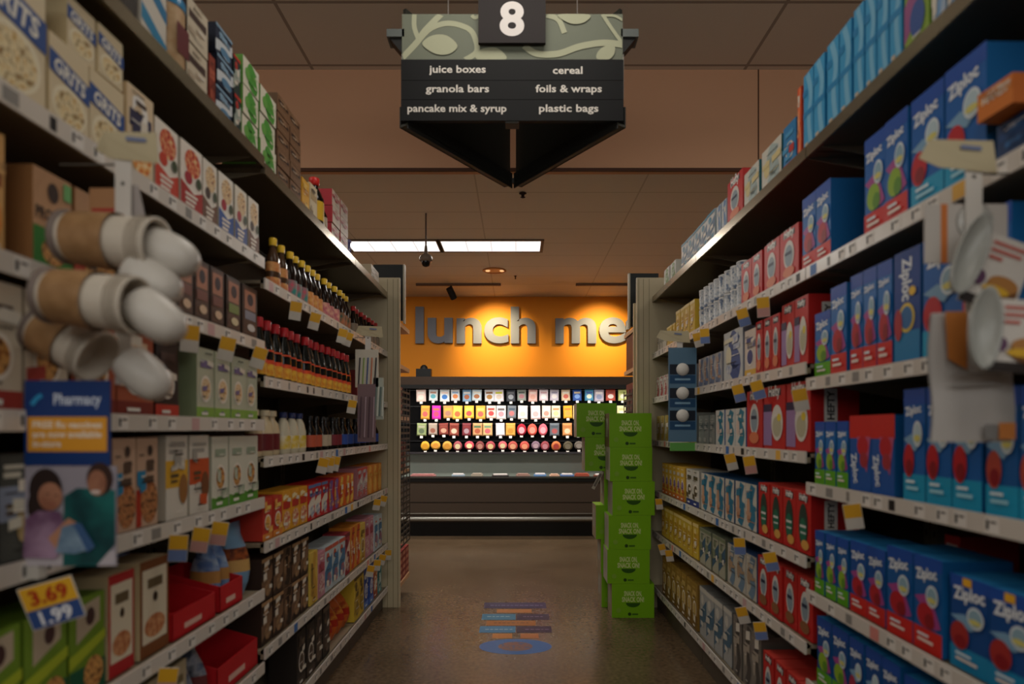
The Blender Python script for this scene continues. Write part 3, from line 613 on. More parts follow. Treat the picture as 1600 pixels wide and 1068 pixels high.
for a, b, c1, c2, nm in ((251, 289, '#e9e2d4', '#c8402a', 'orange-footed oatmeal box'), (290, 324, '#e9e0d4', '#a82c28', 'red-footed oatmeal box'), (325, 348, '#e4ddd0', '#6e4a38', 'brown-footed oatmeal box'), (349, 372, '#e8e2d6', '#2f559c', 'blue-footed oatmeal box'), (373, 393, '#e4dccb', '#2c4a8c', 'navy-footed oatmeal box'), (394, 411, '#e9dfae', '#7fae4a', 'green-footed oatmeal box')):
    run('L', C, 1, LN, a, b, 1, carton(c1, c2, {'orange-footed oatmeal box': '#c8402a', 'brown-footed oatmeal box': '#4a3630', 'green-footed oatmeal box': '#e0c860'}.get(nm, '#a82838'), BERRY if 'red' in nm or 'orange' in nm else BOWL, None, '#b9b0a0', v=6), .195, 'oatmeal_box', nm, 'food box', .08)
prot = lambda w_, h_, d_: (lambda m, a: (ctr(m, w_, h_, d_, '#b98e68', '#94683f'), m.rect(-a * .6, a * .7, h_ * .50, h_ * .62, '#b98e68'), m.text('PROTEIN', 0, h_ * .56, '#2b201a', width=w_ * .85, bold=.03, squash=1.5), m.disc(0, h_ * .8, a * .28, h_ * .1, '#3a2c26'), m.rect(-a * .99, a * .99, h_ * .01, h_ * .42, '#2f7a2e'), m.disc(0, h_ * .2, a * .6, h_ * .13, FOOD), m.rect(a * .5, a * .9, h_ * .78, h_ * .95, '#6fae6a'), m)[-1])(MB(), w_ / 2)
run('L', C, 2, LN, -40, 24, 1, carton('#c99a5c', '#8a4a20', '#33241a', '#c9702a~#e8a24c~60', None, '#a8743c', v=0), .22, 'granola_box', 'orange granola box', 'food box')
run('L', C, 2, LN, 66, 128, 1, prot, .20, 'granola_box', 'kraft protein granola box', 'food box', .1, inset=.02)
run('L', C, 2, LN, 130, 200, 1, carton('#b98e68', '#a03a30', '#3a2a22', FOOD, None, '#94683f', v=4), .20, 'granola_box', 'kraft granola box with red band', 'food box', .1)
run('L', C, 2, LN, 202, 284, 2, carton('#57392a', '#8c5a48', '#c8a890', FOOD, None, '#3d281e', v=0), .185, 'granola_bar_box', 'dark granola bar box', 'food box', .1)
barb = lambda c, lo: (lambda w_, h_, d_: (lambda m, a: (ctr(m, w_, h_, d_, '#3b2921', '#2c1f19'), m.rect(-a * .8, a * .8, h_ * .1, h_ * .95, '#5a4034'), m.rect(-a * .7, a * .7, h_ * .55, h_ * .9, '#b0765c'), m.disc(0, h_ * .74, a * .4, h_ * .11, '#33232a'), m.rect(-a * .7, a * .7, h_ * .36, h_ * .52, c), m.disc(a * .1, h_ * .22, a * .5, h_ * .07, lo), m)[-1])(MB(), w_ / 2))
run('L', C, 2, LN, 286, 358, 3, barb('#7a4a40', '#d8b898'), .185, 'granola_bar_box', 'brown granola bar box', 'food box', .1)
run('L', C, 2, LN, 362, 385, 1, barb('#7c8a4a', '#d8c8a0'), .185, 'granola_bar_box', 'green-striped granola bar box', 'food box', .1)
run('L', C, 2, LN, 387, 411, 1, barb('#8a8a98', '#d0ccc8'), .185, 'granola_bar_box', 'grey-striped granola bar box', 'food box', .1)
run('L', C, 3, LN, -40, 120, 2, carton('#cdbfa8', '#a0342c', '#4a3c38', FOOD, None, '#9a8a74', v=1), .235, 'cereal_box', 'cream cereal box with red foot', 'food box', .1)
run('L', C, 3, LN, 122, 250, 2, carton('#a8563c', '#7c2c24', '#d8b898', FOOD, None, '#703a2a', v=1), .22, 'cereal_box', 'rust-red cereal box', 'food box', .1)
run('L', C, 3, LN, 254, 291, 1, carton('#2c2020', '#c0392b', '#4a3a38', '#b98a70~#e0c8b0~90', None, '#1f1717', v=1), .21, 'cereal_box', 'black cereal box with bowl', 'food box', .1)
run('L', C, 3, LN, 314, 411, 4, carton('#b9bca4', '#86ae4a', '#7a6c96', BOWL, None, '#8f9c78', v=1), .21, 'cereal_box', 'pale green cereal box', 'food box', .16)
run('L', C, 4, LN, -40, 60, 2, carton('#4a4c48', '#8a94a8', '#c8c4b4', '#8f7a50~#c9b080~80', None, '#30322f', v=2), .2, 'granola_bag_box', 'dark grey granola box', 'food box', .1)
run('L', C, 4, LN, 62, 180, 2, carton('#b39a86', '#5a5a6c', '#7a6c5c', FOOD, None, '#8a7462', v=1), .2, 'granola_bag_box', 'tan granola box', 'food box', .1)
run('L', C, 4, LN, 186, 259, 2, carton('#caa88e', '#2e86b0', '#5a463a', '#8a4a2c~#c98a58~#4a2a1c~70', None, '#b39276', v=4), .226, 'granola_box', 'pink-tan granola box, blue badge', 'food box', .1)
run('L', C, 4, LN, 268, 303, 1, carton('#d9d2c4', '#e0ac34', '#a8a298', '#9a6a3a', None, '#c3bbaa', v=2), .23, 'cereal_box', 'white cereal box with yellow panel', 'food box', .1)
run('L', C, 4, LN, 304, 334, 1, carton('#d9d2c4', '#c9562c', '#a8a298', '#7a4a2c', None, '#c3bbaa', v=2), .23, 'cereal_box', 'white cereal box with orange panel', 'food box', .1)
run('L', C, 4, LN, 337, 411, 3, carton('#d6d4c2', '#5d9a38', '#9aa890', FOOD, None, '#b8b8a4', v=1, top='#d07a3a'), .225, 'cereal_box', 'white cereal box with green foot', 'food box', .1)
gq = lambda w_, h_, d_: (lambda m, a: (ctr(m, w_, h_, d_, '#6f8f2c', '#55701f'), m.poly([(-a * .6, h_ * .55), (a * .7, h_ * .7), (a * .7, h_ * .95), (-a * .6, h_ * .9)], '#b8a890'), m.disc(a * .15, h_ * .78, a * .25, h_ * .09, '#4a3230'), m.rect(-a * .99, a * .99, h_ * .0, h_ * .3, '#1f5a40'), m.poly([(-a, h_ * .32), (a, h_ * .5), (a, h_ * .6), (-a, h_ * .45)], '#a8b830'), m.disc(a * .3, h_ * .2, a * .55, h_ * .17, FOOD), m)[-1])(MB(), w_ / 2)
run('L', C, 5, LN, -40, 178, 3, gq, .215, 'cereal_box', 'green cereal box', 'food box', .12)
tallr = lambda c: (lambda w_, h_, d_: (lambda m, a: (ctr(m, w_, h_, d_, c, '#c9b58e'), m.rect(-a * .82, a * .82, h_ * .14, h_ * .9, '#ddd2b8'), m.disc(0, h_ * .3, a * .7, h_ * .12, '#a85a34~#d8a070~70'), m.rect(-a * .5, a * .5, h_ * .7, h_ * .8, '#6a5a40'), m.disc(0, h_ * .6, a * .15, h_ * .05, '#3a2a20'), m)[-1])(MB(), w_ / 2))
run('L', C, 5, LN, 180, 223, 1, tallr('#b32a2c'), .24, 'cereal_box', 'red-edged cream cereal box', 'food box', .1)
run('L', C, 5, LN, 229, 276, 1, tallr('#7c4a28'), .245, 'cereal_box', 'brown-edged cream cereal box', 'food box', .1)
def tray_thing(w_, h_, d_, c='#c01f26'):
    m = MB(); a = w_ / 2; t = .004
    m.box(-a, a, 0, t, 0, h_ * .62, c); m.box(-a, a, 0, d_, 0, t, c); m.box(-a, a, d_ - t, d_, 0, h_, c)
    for x in (-a, a - t): m.add([(x, 0, 0), (x + t, 0, 0), (x + t, d_, 0), (x, d_, 0), (x, 0, h_ * .62), (x + t, 0, h_ * .62), (x + t, d_, h_), (x, d_, h_)], [(0, 1, 5, 4), (1, 2, 6, 5), (2, 3, 7, 6), (3, 0, 4, 7), (4, 5, 6, 7)], c)
    m.rect(-a * .5, a * .3, h_ * .15, h_ * .28, '#e0b8a8'); return m
run('L', C, 5, LN, 279, 345, 1, tray_thing, .12, 'display_tray', 'low red display tray', 'tray', .2)
run('L', C, 5, LN, 352, 386, 1, tray_thing, .13, 'display_tray', 'raised red display tray', 'tray', .2)
def pouch(c, band, food, win=None):
    def f(w_, h_, d_):
        m = MB(); a = w_ / 2 * .96; D = d_ * .5; N = 6; vs = []; fs = []
        for j in range(7):
            t = j / 6; z = h_ * t; th = D * (math.sin(math.pi * min(1, t * .9 + .12)) ** .6) * (1 - t ** 4) + .003; wd = a * (.93 + .07 * abs(2 * t - 1))
            for k in range(N + 1): u = k / N * 2 - 1; vs.append((u * wd, D + .003 - th * math.cos(u * 1.45), z))
            for k in range(N + 1): u = 1 - k / N * 2; vs.append((u * wd, D + .003 + th * math.cos(u * 1.45), z))
        q = 2 * N + 2
        cs = []
        for j in range(6):
            cc = band if j in (2,) else (food if j in (3,) and food else c)
            m.add(vs, [(j * q + k, j * q + (k + 1) % q, (j + 1) * q + (k + 1) % q, (j + 1) * q + k) for k in range(q)], mat(cc, .3), smooth=True)
        m.add(vs, [tuple(range(q))[::-1]], c); return m
    return f
bluebag = pouch('#4a6aa0~#7f9cc4~#2a3c68~14', '#b8864a', '#a9b8c8~#5a7ab0~30')
run('L', C, 5, LN, 318, 350, 1, bluebag, .25, 'cereal_bag', 'tall blue cereal bag', 'food bag', .14, inset=.22)
run('L', C, 5, [z + .005 for z in LN], 357, 381, 2, bluebag, .235, 'cereal_bag', 'blue cereal bag in the red tray', 'food bag', .1, inset=.03)
run('L', C, 5, LN, 388, 411, 1, pouch('#7aa0c0', '#c9a060', '#5a2c20~#a85a2c~40'), .25, 'cereal_bag', 'pale blue cereal bag', 'food bag', .12)
run('L', C, 6, LN, 230, 300, 2, carton('#b8a888', '#3d4c30', '#7a6a48', FOOD, None, '#8a7a5a', v=1), .2, 'cereal_box', 'tan cereal box on low shelf', 'food box', .1)
run('L', C, 6, LN, 303, 345, 2, pouch('#4c5a74~#8a8c94~#2c3444~20', '#6a3434', None), .2, 'cereal_bag', 'dark slate cereal bag', 'food bag', .12)
run('L', C, 6, LN, 348, 410, 1, tray_thing, .15, 'display_tray', 'red display tray on low shelf', 'tray', .2)
# top shelf of the cereal side
def bigpack(w_, h_, d_):
    m = MB(); a = w_ / 2; ctr(m, w_, h_, d_, '#d9d3c6', '#bfb8aa'); m.poly([(-a, h_ * .7), (a, h_ * .45), (a, h_ * .62), (-a, h_ * .92)], '#2c7aa8'); m.poly([(-a, h_ * .22), (a, h_ * .0), (a, h_ * .16), (-a, h_ * .42)], '#2f86b0'); return m
run('L', C, 0, LN, 205, 228, 1, carton('#3a332e', '#8a8278', '#c8c0b0', None, None, '#2a2420', v=0), .2, 'snack_case', 'dark shrink-wrapped case', 'food box')
run('L', C, 0, LN, 230, 270, 1, bigpack, .2, 'oat_box', 'white box with blue diagonal bands', 'food box')
def canister():
    t = empty('oat_canister'); MB().lathe([(.045, 0), (.047, .005), (.047, .165)], '#c9ab84~#b8946a~30', n=24).rect(-.03, .03, .04, .12, '#6a2c30', -.0478).build('container_body', t)
    MB().lathe([(.049, .165), (.0495, .185), (.047, .192)], gloss('#3a86b4'), n=24).build('lid', t); return t
row_of('L', C, 0, LN, 271, 298, 1, canister, 'tan oat canister with blue lid', 'canister')
run('L', C, 0, LN, 300, 333, 1, carton('#d2c6ae', '#4a3630', '#b8a890', None, None, '#2b211d', v=0), .125, 'snack_case', 'cream case with dark sides', 'food box', lv=2)
run('L', C, 0, LN, 334, 345, 1, carton('#8f3c2c', '#b86048', '#6a2c20', None, None, '#6a2c20', v=0), .16, 'snack_case', 'rust-brown narrow case', 'food box')
run('L', C, 0, LN, 346, 372, 1, carton('#1d2740', '#cfd6da', '#8fb0c8', '#5a86a8', None, '#141a2c', v=3), .095, 'snack_case', 'navy case with white print', 'food box', lv=3)
run('L', C, 0, LN, 373, 384, 1, carton('#2a3a38', '#a8b4a8', '#c03c34', None, None, '#1c2624', v=3), .13, 'snack_case', 'dark green case', 'food box', lv=2)
gw = carton('#dcd8c4', '#4f9a3c', '#6aa84c', None, None, '#6fae4c', v=5)
run('L', C, 0, LN, 386, 411, 1, gw, .098, 'snack_case', 'white and green case', 'food box', lv=3)
run('L', SY_, 0, LF, 413, 438, 1, gw, .098, 'snack_case', 'white and green case', 'food box', lv=3, d_=.14)
run('L', SY_, 0, LF, 440, 476, 2, carton('#7a5a40', '#3a2820', '#a8886a', None, None, '#6a4c38', v=0), .07, 'snack_case', 'brown stacked case', 'food box', lv=5)
run('L', SY_, 0, LF, 478, 490, 1, carton('#e0a82c', '#c88a20', '#e8c870', None, None, '#d89c28', v=0), .14, 'mix_box', 'yellow box', 'food box')
run('L', SY_, 0, LF, 491, 502, 1, carton('#d8c8a4', '#b89c6c', '#8a7450', None, None, '#c8b48c', v=0), .16, 'mix_box', 'cream box', 'food box')
def bottle(name, prof, body, capc, cap, labels, sq=1, bm=None):
    """labels: (z0, z1, radius, colour) bands; cap: profile"""
    def f():
        t = empty(name); MB().lathe(prof, bm or mat(body, .12), n=16, sy=sq).build('bottle_body', t); MB().lathe(cap, mat(capc, .35), n=14).build('cap', t)
        for z0, z1, r0, r1, c in labels: MB().lathe([(r0, z0), (r1, z1)], c, n=16, sy=sq, caps=False).build('label_wrap', t)
        return t
    p = []
    def g():
        if not p: p.append(f()); return p[0]
        return cp(p[0])
    return g
row_of('L', SY_, 0, LF, 503, 513, 1, bottle('syrup_jug', [(.04, 0), (.045, .01), (.045, .13), (.03, .17), (.018, .19), (.018, .205)], '#15120f', '#c82a26', [(.019, .2), (.024, .205), (.024, .235), (.018, .238)], [(.03, .12, .0455, .0455, '#d8ac2c')]), 'large dark syrup jug with red cap', 'bottle')
row_of('L', SY_, 0, LF, 514, 521, 1, bottle('syrup_bottle', [(.03, 0), (.032, .01), (.032, .09), (.014, .13), (.012, .15)], '#1c1411', '#1a1514', [(.015, .15), (.015, .175)], [(.03, .08, .0325, .0325, '#b8a890')]), 'small dark bottle with pale label', 'bottle')
run('L', SY_, 0, LF, 524, 548, 2, carton('#c8b4a0', '#b03038', '#a82830', None, None, '#a83038', v=0), .085, 'mix_box', 'red and white stacked box', 'food box', lv=3)
row_of('L', SY_, 0, LF, 550, 559, 1, bottle('cleaner_tub', [(.06, 0), (.064, .01), (.064, .09)], '#5a5c96', '#7c7cac', [(.066, .09), (.066, .105), (.05, .11)], []), 'round violet-blue tub', 'tub', inset=.08)
run('L', SY_, 0, LF, 584, 597, 1, carton('#cdbfa4', '#a8987c', '#8c7c60', None, None, '#b8a98c', v=0), .10, 'mix_box', 'cream box at the end', 'food box')
# syrup rack
ybot = bottle('syrup_bottle', [(.030, 0), (.034, .008), (.034, .07), (.027, .10), (.030, .125), (.016, .16), (.012, .185)], '#1a0f0a', '#e0b62e', [(.015, .178), (.0155, .205), (.013, .208)], [(.02, .085, .0346, .0346, '#b8704a~#d89a58~#3c5a4a~20')], .8)
row_of('L', SY_, 1, LF, 438, 466, 2, bottle('syrup_bottle', [(.030, 0), (.034, .008), (.034, .07), (.027, .10), (.030, .125), (.016, .16), (.012, .185)], '#4a3424', '#e0b62e', [(.015, .178), (.0155, .205), (.013, .208)], [(.02, .11, .035, .032, '#c06a3c~#d8a060~40')], .8), 'amber syrup bottle with yellow cap', 'bottle')
for a_, b_, lc_ in ((467, 492, '#2f8c84~#c85a6a~30'), (493, 517, '#d07a3c~#e0a860~40'), (518, 540, '#b8506a~#e0a890~40'), (541, 558, '#b8704a~#3c5a4a~30')):
    row_of('L', SY_, 1, LF, a_, b_, 3, bottle('syrup_bottle', [(.030, 0), (.034, .008), (.034, .07), (.027, .10), (.030, .125), (.016, .16), (.012, .185)], '#1a0f0a', '#e0b62e', [(.015, .178), (.0155, .205), (.013, .208)], [(.02, .085, .0346, .0346, lc_)], .8), 'dark syrup bottle with yellow cap', 'bottle')
row_of('L', SY_, 1, LF, 561, 600, 7, bottle('syrup_bottle', [(.030, 0), (.034, .008), (.034, .07), (.02, .12), (.012, .155)], '#1a0f0a', '#a82420', [(.015, .15), (.0155, .175), (.013, .178)], [(.02, .075, .0346, .0346, '#8a7a68')], .8), 'dark bottle with red cap', 'bottle')
flame = bottle('syrup_bottle', [(.032, 0), (.036, .008), (.036, .10), (.030, .14), (.016, .185), (.014, .20)], '#10120f', '#b01c24', [(.018, .19), (.0185, .225), (.015, .228)], [(.015, .06, .0366, .0366, '#d8862c~#e8b844~40'), (.06, .115, .0366, .0345, '#c82a24~#e05a30~30')], .8)
row_of('L', SY_, 2, LF, 416, 556, 15, flame, 'dark syrup bottle with flame label', 'bottle')
run('L', SY_, 2, LF, 562, 599, 5, carton('#8c3030', '#c8a48a', '#5a2420', None, None, '#702424', v=0), .16, 'mix_box', 'dark red carton', 'food box')
row_of('L', SY_, 3, LF, 416, 456, 3, bottle('syrup_jug', [(.036, 0), (.0405, .01), (.0405, .09), (.032, .125), (.018, .14), (.018, .155)], '#cdbb98', '#d8caa8', [(.02, .153), (.0205, .172), (.018, .175)], [(.02, .085, .041, .041, '#6a2428')], .75), 'cream syrup jug with maroon label', 'jug', inset=.06)
row_of('L', SY_, 3, LF, 457, 492, 3, bottle('syrup_jug', [(.034, 0), (.038, .01), (.038, .09), (.026, .13), (.014, .15)], '#c8c0a8', '#2c3460', [(.016, .148), (.0165, .17), (.014, .172)], [(.02, .075, .0386, .0386, '#d8b83c~#e8e0c8~20')], .75), 'white jug with yellow label', 'jug', inset=.055)
for a, b, n_, lc, ds in ((494, 512, 2, '#b8563c', 'dark bottle with orange label'), (513, 528, 2, '#b8a890', 'dark bottle with cream label'), (529, 543, 2, '#7a2c34', 'dark bottle with wine-red label'), (544, 599, 7, '#34509a', 'dark bottle with blue label')):
    row_of('L', SY_, 3, LF, a, b, n_, bottle('sauce_bottle', [(.026, 0), (.029, .006), (.029, .09), (.013, .125), (.012, .145)], '#15110f', '#15110f', [(.014, .143), (.0145, .162), (.012, .164)], [(.02, .075, .0296, .0296, lc)]), ds, 'bottle', inset=.045)
pm = [('#c23a2c', '#e08a38', '#e8c86a'), ('#e0a030', '#c03024', '#f0e0b0'), ('#c82a28', '#e8e0d0', '#d8a040'), ('#d8682c', '#e8c050', '#b02820'), ('#b8283a', '#d8c8b8', '#e0a850')]
def packs5(px0, px1, si, h_, n_, seed, name, dsc, cols, lv=1, zs=LF, side='L', rack=SY_, d_=.12, hv=.02):
    """a shelf stretch of differing boxes: same-coloured facings of one to three"""
    rnd = random.Random(seed); i = 0; y0, y1 = sorted((yy(side, px0), yy(side, px1)))
    w_ = (y1 - y0) / n_; y = y0; ci = 0
    while i < n_:
        k = min(rnd.choice([1, 2, 2, 3]), n_ - i); (c1, c2, c3), nm = cols[ci % len(cols)]; ci += 1
        mk = carton(c1, c2, c3, c3 + '~' + c2 + '~50', None, c1, v=rnd.choice([0, 1, 3, 5])); hh = h_ + rnd.uniform(-hv, hv)
        f0, f1 = (808 - F * XL / (y + 1e-6), 808 - F * XL / (y + w_ * k)) if side == 'L' else (808 + F * XR / (y + w_ * k), 808 + F * XR / (y + 1e-6))
        run(side, rack, si, zs, f0, f1, k, mk, round(hh, 3), name, nm + ' ' + dsc, 'food box', d_, lv=lv)
        i += k; y += w_ * k
RED5 = [(('#c23a2c', '#e08a38', '#e8c86a'), 'red and orange'), (('#e0a030', '#c03024', '#f0e0b0'), 'yellow and red'), (('#c82a28', '#e8e0d0', '#5a7ab0'), 'red and white'), (('#b8283a', '#7a5aa0', '#e0a850'), 'crimson'), (('#d8682c', '#e8c050', '#b02820'), 'orange')]
packs5(416, 558, 4, .16, 13, 3, 'pancake_mix_box', 'pancake mix box', RED5)
packs5(562, 600, 4, .2, 5, 4, 'pancake_mix_box', 'pancake mix box', [(('#b87a80', '#c8c0c0', '#c84038'), 'pale pink'), (('#d8862c', '#e8b050', '#d8a040'), 'deep orange')])
BR = [(('#3a2a22', '#7a5c44', '#a8845c'), 'dark brown'), (('#5c4432', '#2c1f18', '#8a6a4c'), 'brown'), (('#6a4c30', '#a87c50', '#3c2c20'), 'coffee-brown')]
packs5(416, 488, 5, .16, 5, 5, 'baking_mix_box', 'baking mix box', BR, lv=2, hv=0)
packs5(489, 600, 5, .23, 13, 6, 'baking_mix_box', 'baking mix box', [(('#d8b850', '#c89a3c', '#8a6a2c'), 'yellow'), (('#c88a98', '#b04a58', '#e8d8d0'), 'pink'), (('#c0ccd0', '#4a7aa0', '#c8604a'), 'white and blue'), (('#a83844', '#e0c8b8', '#7a2430'), 'raspberry'), (('#d88a30', '#c84a28', '#e8d0a0'), 'amber')])
packs5(470, 520, 6, .24, 4, 7, 'baking_mix_box', 'baking mix box', [(('#2c2622', '#4a3c34', '#6a5a48'), 'black')])
run('L', SY_, 6, LF, 521, 556, 4, pouch('#c8642c', '#a83020', '#e8b040~#a84420~30'), .22, 'snack_bag', 'orange snack bag', 'food bag')
packs5(557, 600, 6, .24, 6, 8, 'snack_box', 'snack box', [(('#d8b83c', '#b8962c', '#6a5420'), 'yellow'), (('#2c4c9c', '#5a80c8', '#d8d8e0'), 'royal blue'), (('#c86a30', '#a84820', '#e0b080'), 'burnt orange'), (('#4a9aa0', '#c8d8d0', '#2c6a70'), 'teal')])
# --- bag rack (near, on the bag side) ---
def foil_l(base, hi, low):  # pale streaked carton
    def f(w_, h_, d_):
        m = MB(); a = w_ / 2; ctr(m, w_, h_, d_, base, '#1e7fb4', '#a8cfe2')
        m.stroke([(-a * .2, h_ * .98), (a * .5, h_ * .7), (a * .1, h_ * .4), (a * .5, h_ * .05)], w_ * .35, hi, 0, (-a, a, .003, h_ - .003)); m.rect(-a, a, h_ * .45, h_ * .52, low); m.rect(-a, -a * .2, h_ * .72, h_ * .8, low)
        m.rect(-a * .6, -a * .0, h_ * .03, h_ * .12, '#c8b8a0'); return m
    return f
sky = foil_l('#3f9fd0', '#7cbcdc', '#2a88be')
run('R', B, 0, RN, 1247, 1281, 2, sky, .265, 'bag_box', 'light blue freezer bag box', 'bag box')
run('R', B, 0, RN, 1283, 1322, 2, sky, .27, 'bag_box', 'light blue freezer bag box', 'bag box')
run('R', B, 0, RN, 1324, 1401, 4, sky, .275, 'bag_box', 'light blue freezer bag box', 'bag box')
run('R', B, 0, RN, 1403, 1444, 1, carton('#8aa83c', '#a05a8c', '#5a7ab0', '#3c5a9c', None, '#7a9a34', v=3), .27, 'bag_box', 'green and purple bag box', 'bag box')
run('R', B, 0, RN, 1446, 1490, 2, carton('#b9c8d8', '#7fa8d0', '#d8d8c0', None, None, '#9ab0c4', v=5), .26, 'bag_box', 'pale blue bag box', 'bag box')
run('R', B, 0, RN, 1492, 1600, 2, sky, .27, 'bag_box', 'light blue storage bag box', 'bag box')
big = zbag('#1560ac', '#1c9cc4', '#c2232b', 0); grn_r = zbag('#1560ac', '#cf2a22', 'g', 1)
run('R', B, 1, RN, 1340, 1410, 2, grn_r, .275, 'zipper_bag_box', 'zipper bag box with lettuce', 'bag box', .3)
run('R', B, 1, RN, 1412, 1464, 1, big, .275, 'zipper_bag_box', 'large strawberry zipper bag box', 'bag box', .3)
run('R', B, 1, RN, 1466, 1531, 1, big, .275, 'zipper_bag_box', 'largest strawberry zipper bag box', 'bag box', .3)
run('R', B, 1, RN, 1540, 1600, 1, carton('#1c3c68', '#16467c', '#2c6ca8', None, None, '#122c50', v=0), .085, 'bag_box', 'low dark blue bag box', 'bag box', .2)
run('R', B, 1, [z + .087 for z in RN], 1542, 1600, 1, carton('#d87a2c', '#e8a050', '#f0d8b8', None, 'HANDI', '#b8642c', v=0), .06, 'bag_box', 'orange box lying on a blue one', 'bag box', .15, inset=-.02, jit=14)
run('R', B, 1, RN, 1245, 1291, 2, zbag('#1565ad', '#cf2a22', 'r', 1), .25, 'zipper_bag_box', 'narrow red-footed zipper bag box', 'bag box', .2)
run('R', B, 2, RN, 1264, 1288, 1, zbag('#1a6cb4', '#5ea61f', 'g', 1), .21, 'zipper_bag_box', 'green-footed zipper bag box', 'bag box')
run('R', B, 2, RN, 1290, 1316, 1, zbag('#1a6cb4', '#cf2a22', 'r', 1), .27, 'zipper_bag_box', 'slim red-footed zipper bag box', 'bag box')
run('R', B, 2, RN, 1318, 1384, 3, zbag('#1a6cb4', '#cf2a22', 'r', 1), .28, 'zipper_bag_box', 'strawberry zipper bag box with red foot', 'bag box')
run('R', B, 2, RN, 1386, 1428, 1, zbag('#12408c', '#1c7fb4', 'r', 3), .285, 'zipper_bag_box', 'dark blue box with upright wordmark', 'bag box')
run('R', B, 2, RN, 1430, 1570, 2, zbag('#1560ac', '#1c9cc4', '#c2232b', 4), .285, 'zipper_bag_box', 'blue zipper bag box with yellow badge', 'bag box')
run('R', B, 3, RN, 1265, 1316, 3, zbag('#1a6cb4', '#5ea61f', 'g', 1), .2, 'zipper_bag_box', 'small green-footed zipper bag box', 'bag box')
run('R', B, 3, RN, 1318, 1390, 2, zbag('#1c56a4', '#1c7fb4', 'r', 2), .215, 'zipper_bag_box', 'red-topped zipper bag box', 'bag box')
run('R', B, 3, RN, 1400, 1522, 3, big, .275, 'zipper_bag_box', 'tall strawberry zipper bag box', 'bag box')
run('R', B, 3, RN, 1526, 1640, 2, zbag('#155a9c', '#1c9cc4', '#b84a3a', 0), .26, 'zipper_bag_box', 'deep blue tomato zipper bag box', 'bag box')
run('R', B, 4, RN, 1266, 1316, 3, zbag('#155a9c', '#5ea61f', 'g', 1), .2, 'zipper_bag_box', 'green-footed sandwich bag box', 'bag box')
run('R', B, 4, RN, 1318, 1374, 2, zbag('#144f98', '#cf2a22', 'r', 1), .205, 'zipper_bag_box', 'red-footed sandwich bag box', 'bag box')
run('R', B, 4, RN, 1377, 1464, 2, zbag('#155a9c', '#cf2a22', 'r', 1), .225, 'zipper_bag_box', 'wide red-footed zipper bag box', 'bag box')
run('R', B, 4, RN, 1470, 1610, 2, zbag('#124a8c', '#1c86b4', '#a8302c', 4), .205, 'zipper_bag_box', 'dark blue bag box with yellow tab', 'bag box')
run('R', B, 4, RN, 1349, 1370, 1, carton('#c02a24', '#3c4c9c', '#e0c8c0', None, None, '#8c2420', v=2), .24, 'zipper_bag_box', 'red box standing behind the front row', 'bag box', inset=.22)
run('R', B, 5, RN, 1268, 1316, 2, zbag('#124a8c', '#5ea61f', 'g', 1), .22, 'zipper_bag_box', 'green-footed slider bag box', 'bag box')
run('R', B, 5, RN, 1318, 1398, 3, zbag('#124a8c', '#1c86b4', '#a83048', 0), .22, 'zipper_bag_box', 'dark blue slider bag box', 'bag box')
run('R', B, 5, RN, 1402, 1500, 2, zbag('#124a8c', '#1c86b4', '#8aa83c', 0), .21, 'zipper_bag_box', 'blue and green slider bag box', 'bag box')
# --- cup rack ---
H0, H1, H2 = hefty(), hefty(style=1), hefty('#d9a04c', 2)
run('R', W_, 0, RM, 1216, 1236, 1, carton('#2f7fb4', '#c03a38', '#4a9ac8', None, None, '#2a6a9c', v=1), .165, 'wrap_box', 'blue and red wrap box', 'wrap box')
run('R', W_, 0, RM, 1237, 1244, 1, carton('#e0542c', '#f08a58', '#f0a878', None, None, '#d84a28', v=5), .25, 'wrap_box', 'tall orange-red wrap box', 'wrap box', .12)
teal = carton('#cfcdc0', '#a8b8b4', '#d8c890', None, None, '#1f6a74', v=5)
run('R', W_, 0, RM, 1183, 1213, 1, teal, .165, 'plate_pack', 'white pack with teal side', 'plate pack')
run('R', W_, 0, RM, 1157, 1181, 1, teal, .155, 'plate_pack', 'white pack with rounded corner', 'plate pack')
run('R', W_, 0, RM, 1131, 1155, 1, H0, .2, 'bag_box', 'red bag box', 'bag box')
run('R', W_, 0, RM, 1114, 1129, 2, carton('#b8c4cc', '#4a78a8', '#d8d4c8', None, None, '#8a98a8', v=5), .15, 'cup_pack', 'grey-blue pack', 'cup pack')
run('R', W_, 0, RM, 1060, 1112, 5, carton('#d0cfc8', '#3a5f80', '#2c7f9c', None, None, '#9aa4a8', v=3), .16, 'cup_pack', 'white and navy pack', 'cup pack')
run('R', W_, 0, RM, 1034, 1052, 2, carton('#dcdcd0', '#8aa860', '#b8c8a0', None, None, '#c8c8bc', v=5), .115, 'cup_pack', 'white pack with green leaf', 'cup pack')
run('R', W_, 1, RM, 1186, 1240, 2, H0, .19, 'bag_box', 'red trash bag box', 'bag box', .2)
run('R', W_, 1, RM, 1152, 1185, 2, H0, .185, 'bag_box', 'smaller red trash bag box', 'bag box')
def cup_sleeve():
    t = empty('cup_sleeve'); m = MB()
    m.lathe([(.034, 0), (.036, .02), (.033, .024), (.036, .06), (.034, .064), (.037, .10)], '#8d97a4~#c8c8c4~#5c6c84~45', n=16); m.build('cup_stack', t)
    MB().lathe([(.037, .1), (.0365, .104), (.02, .107)], '#cfcdc8', n=16).build('wrapper_end', t); return t
pcs = cup_sleeve()
first = [True]
def sleeve():
    if first[0]: first[0] = False; return pcs
    return cp(pcs)
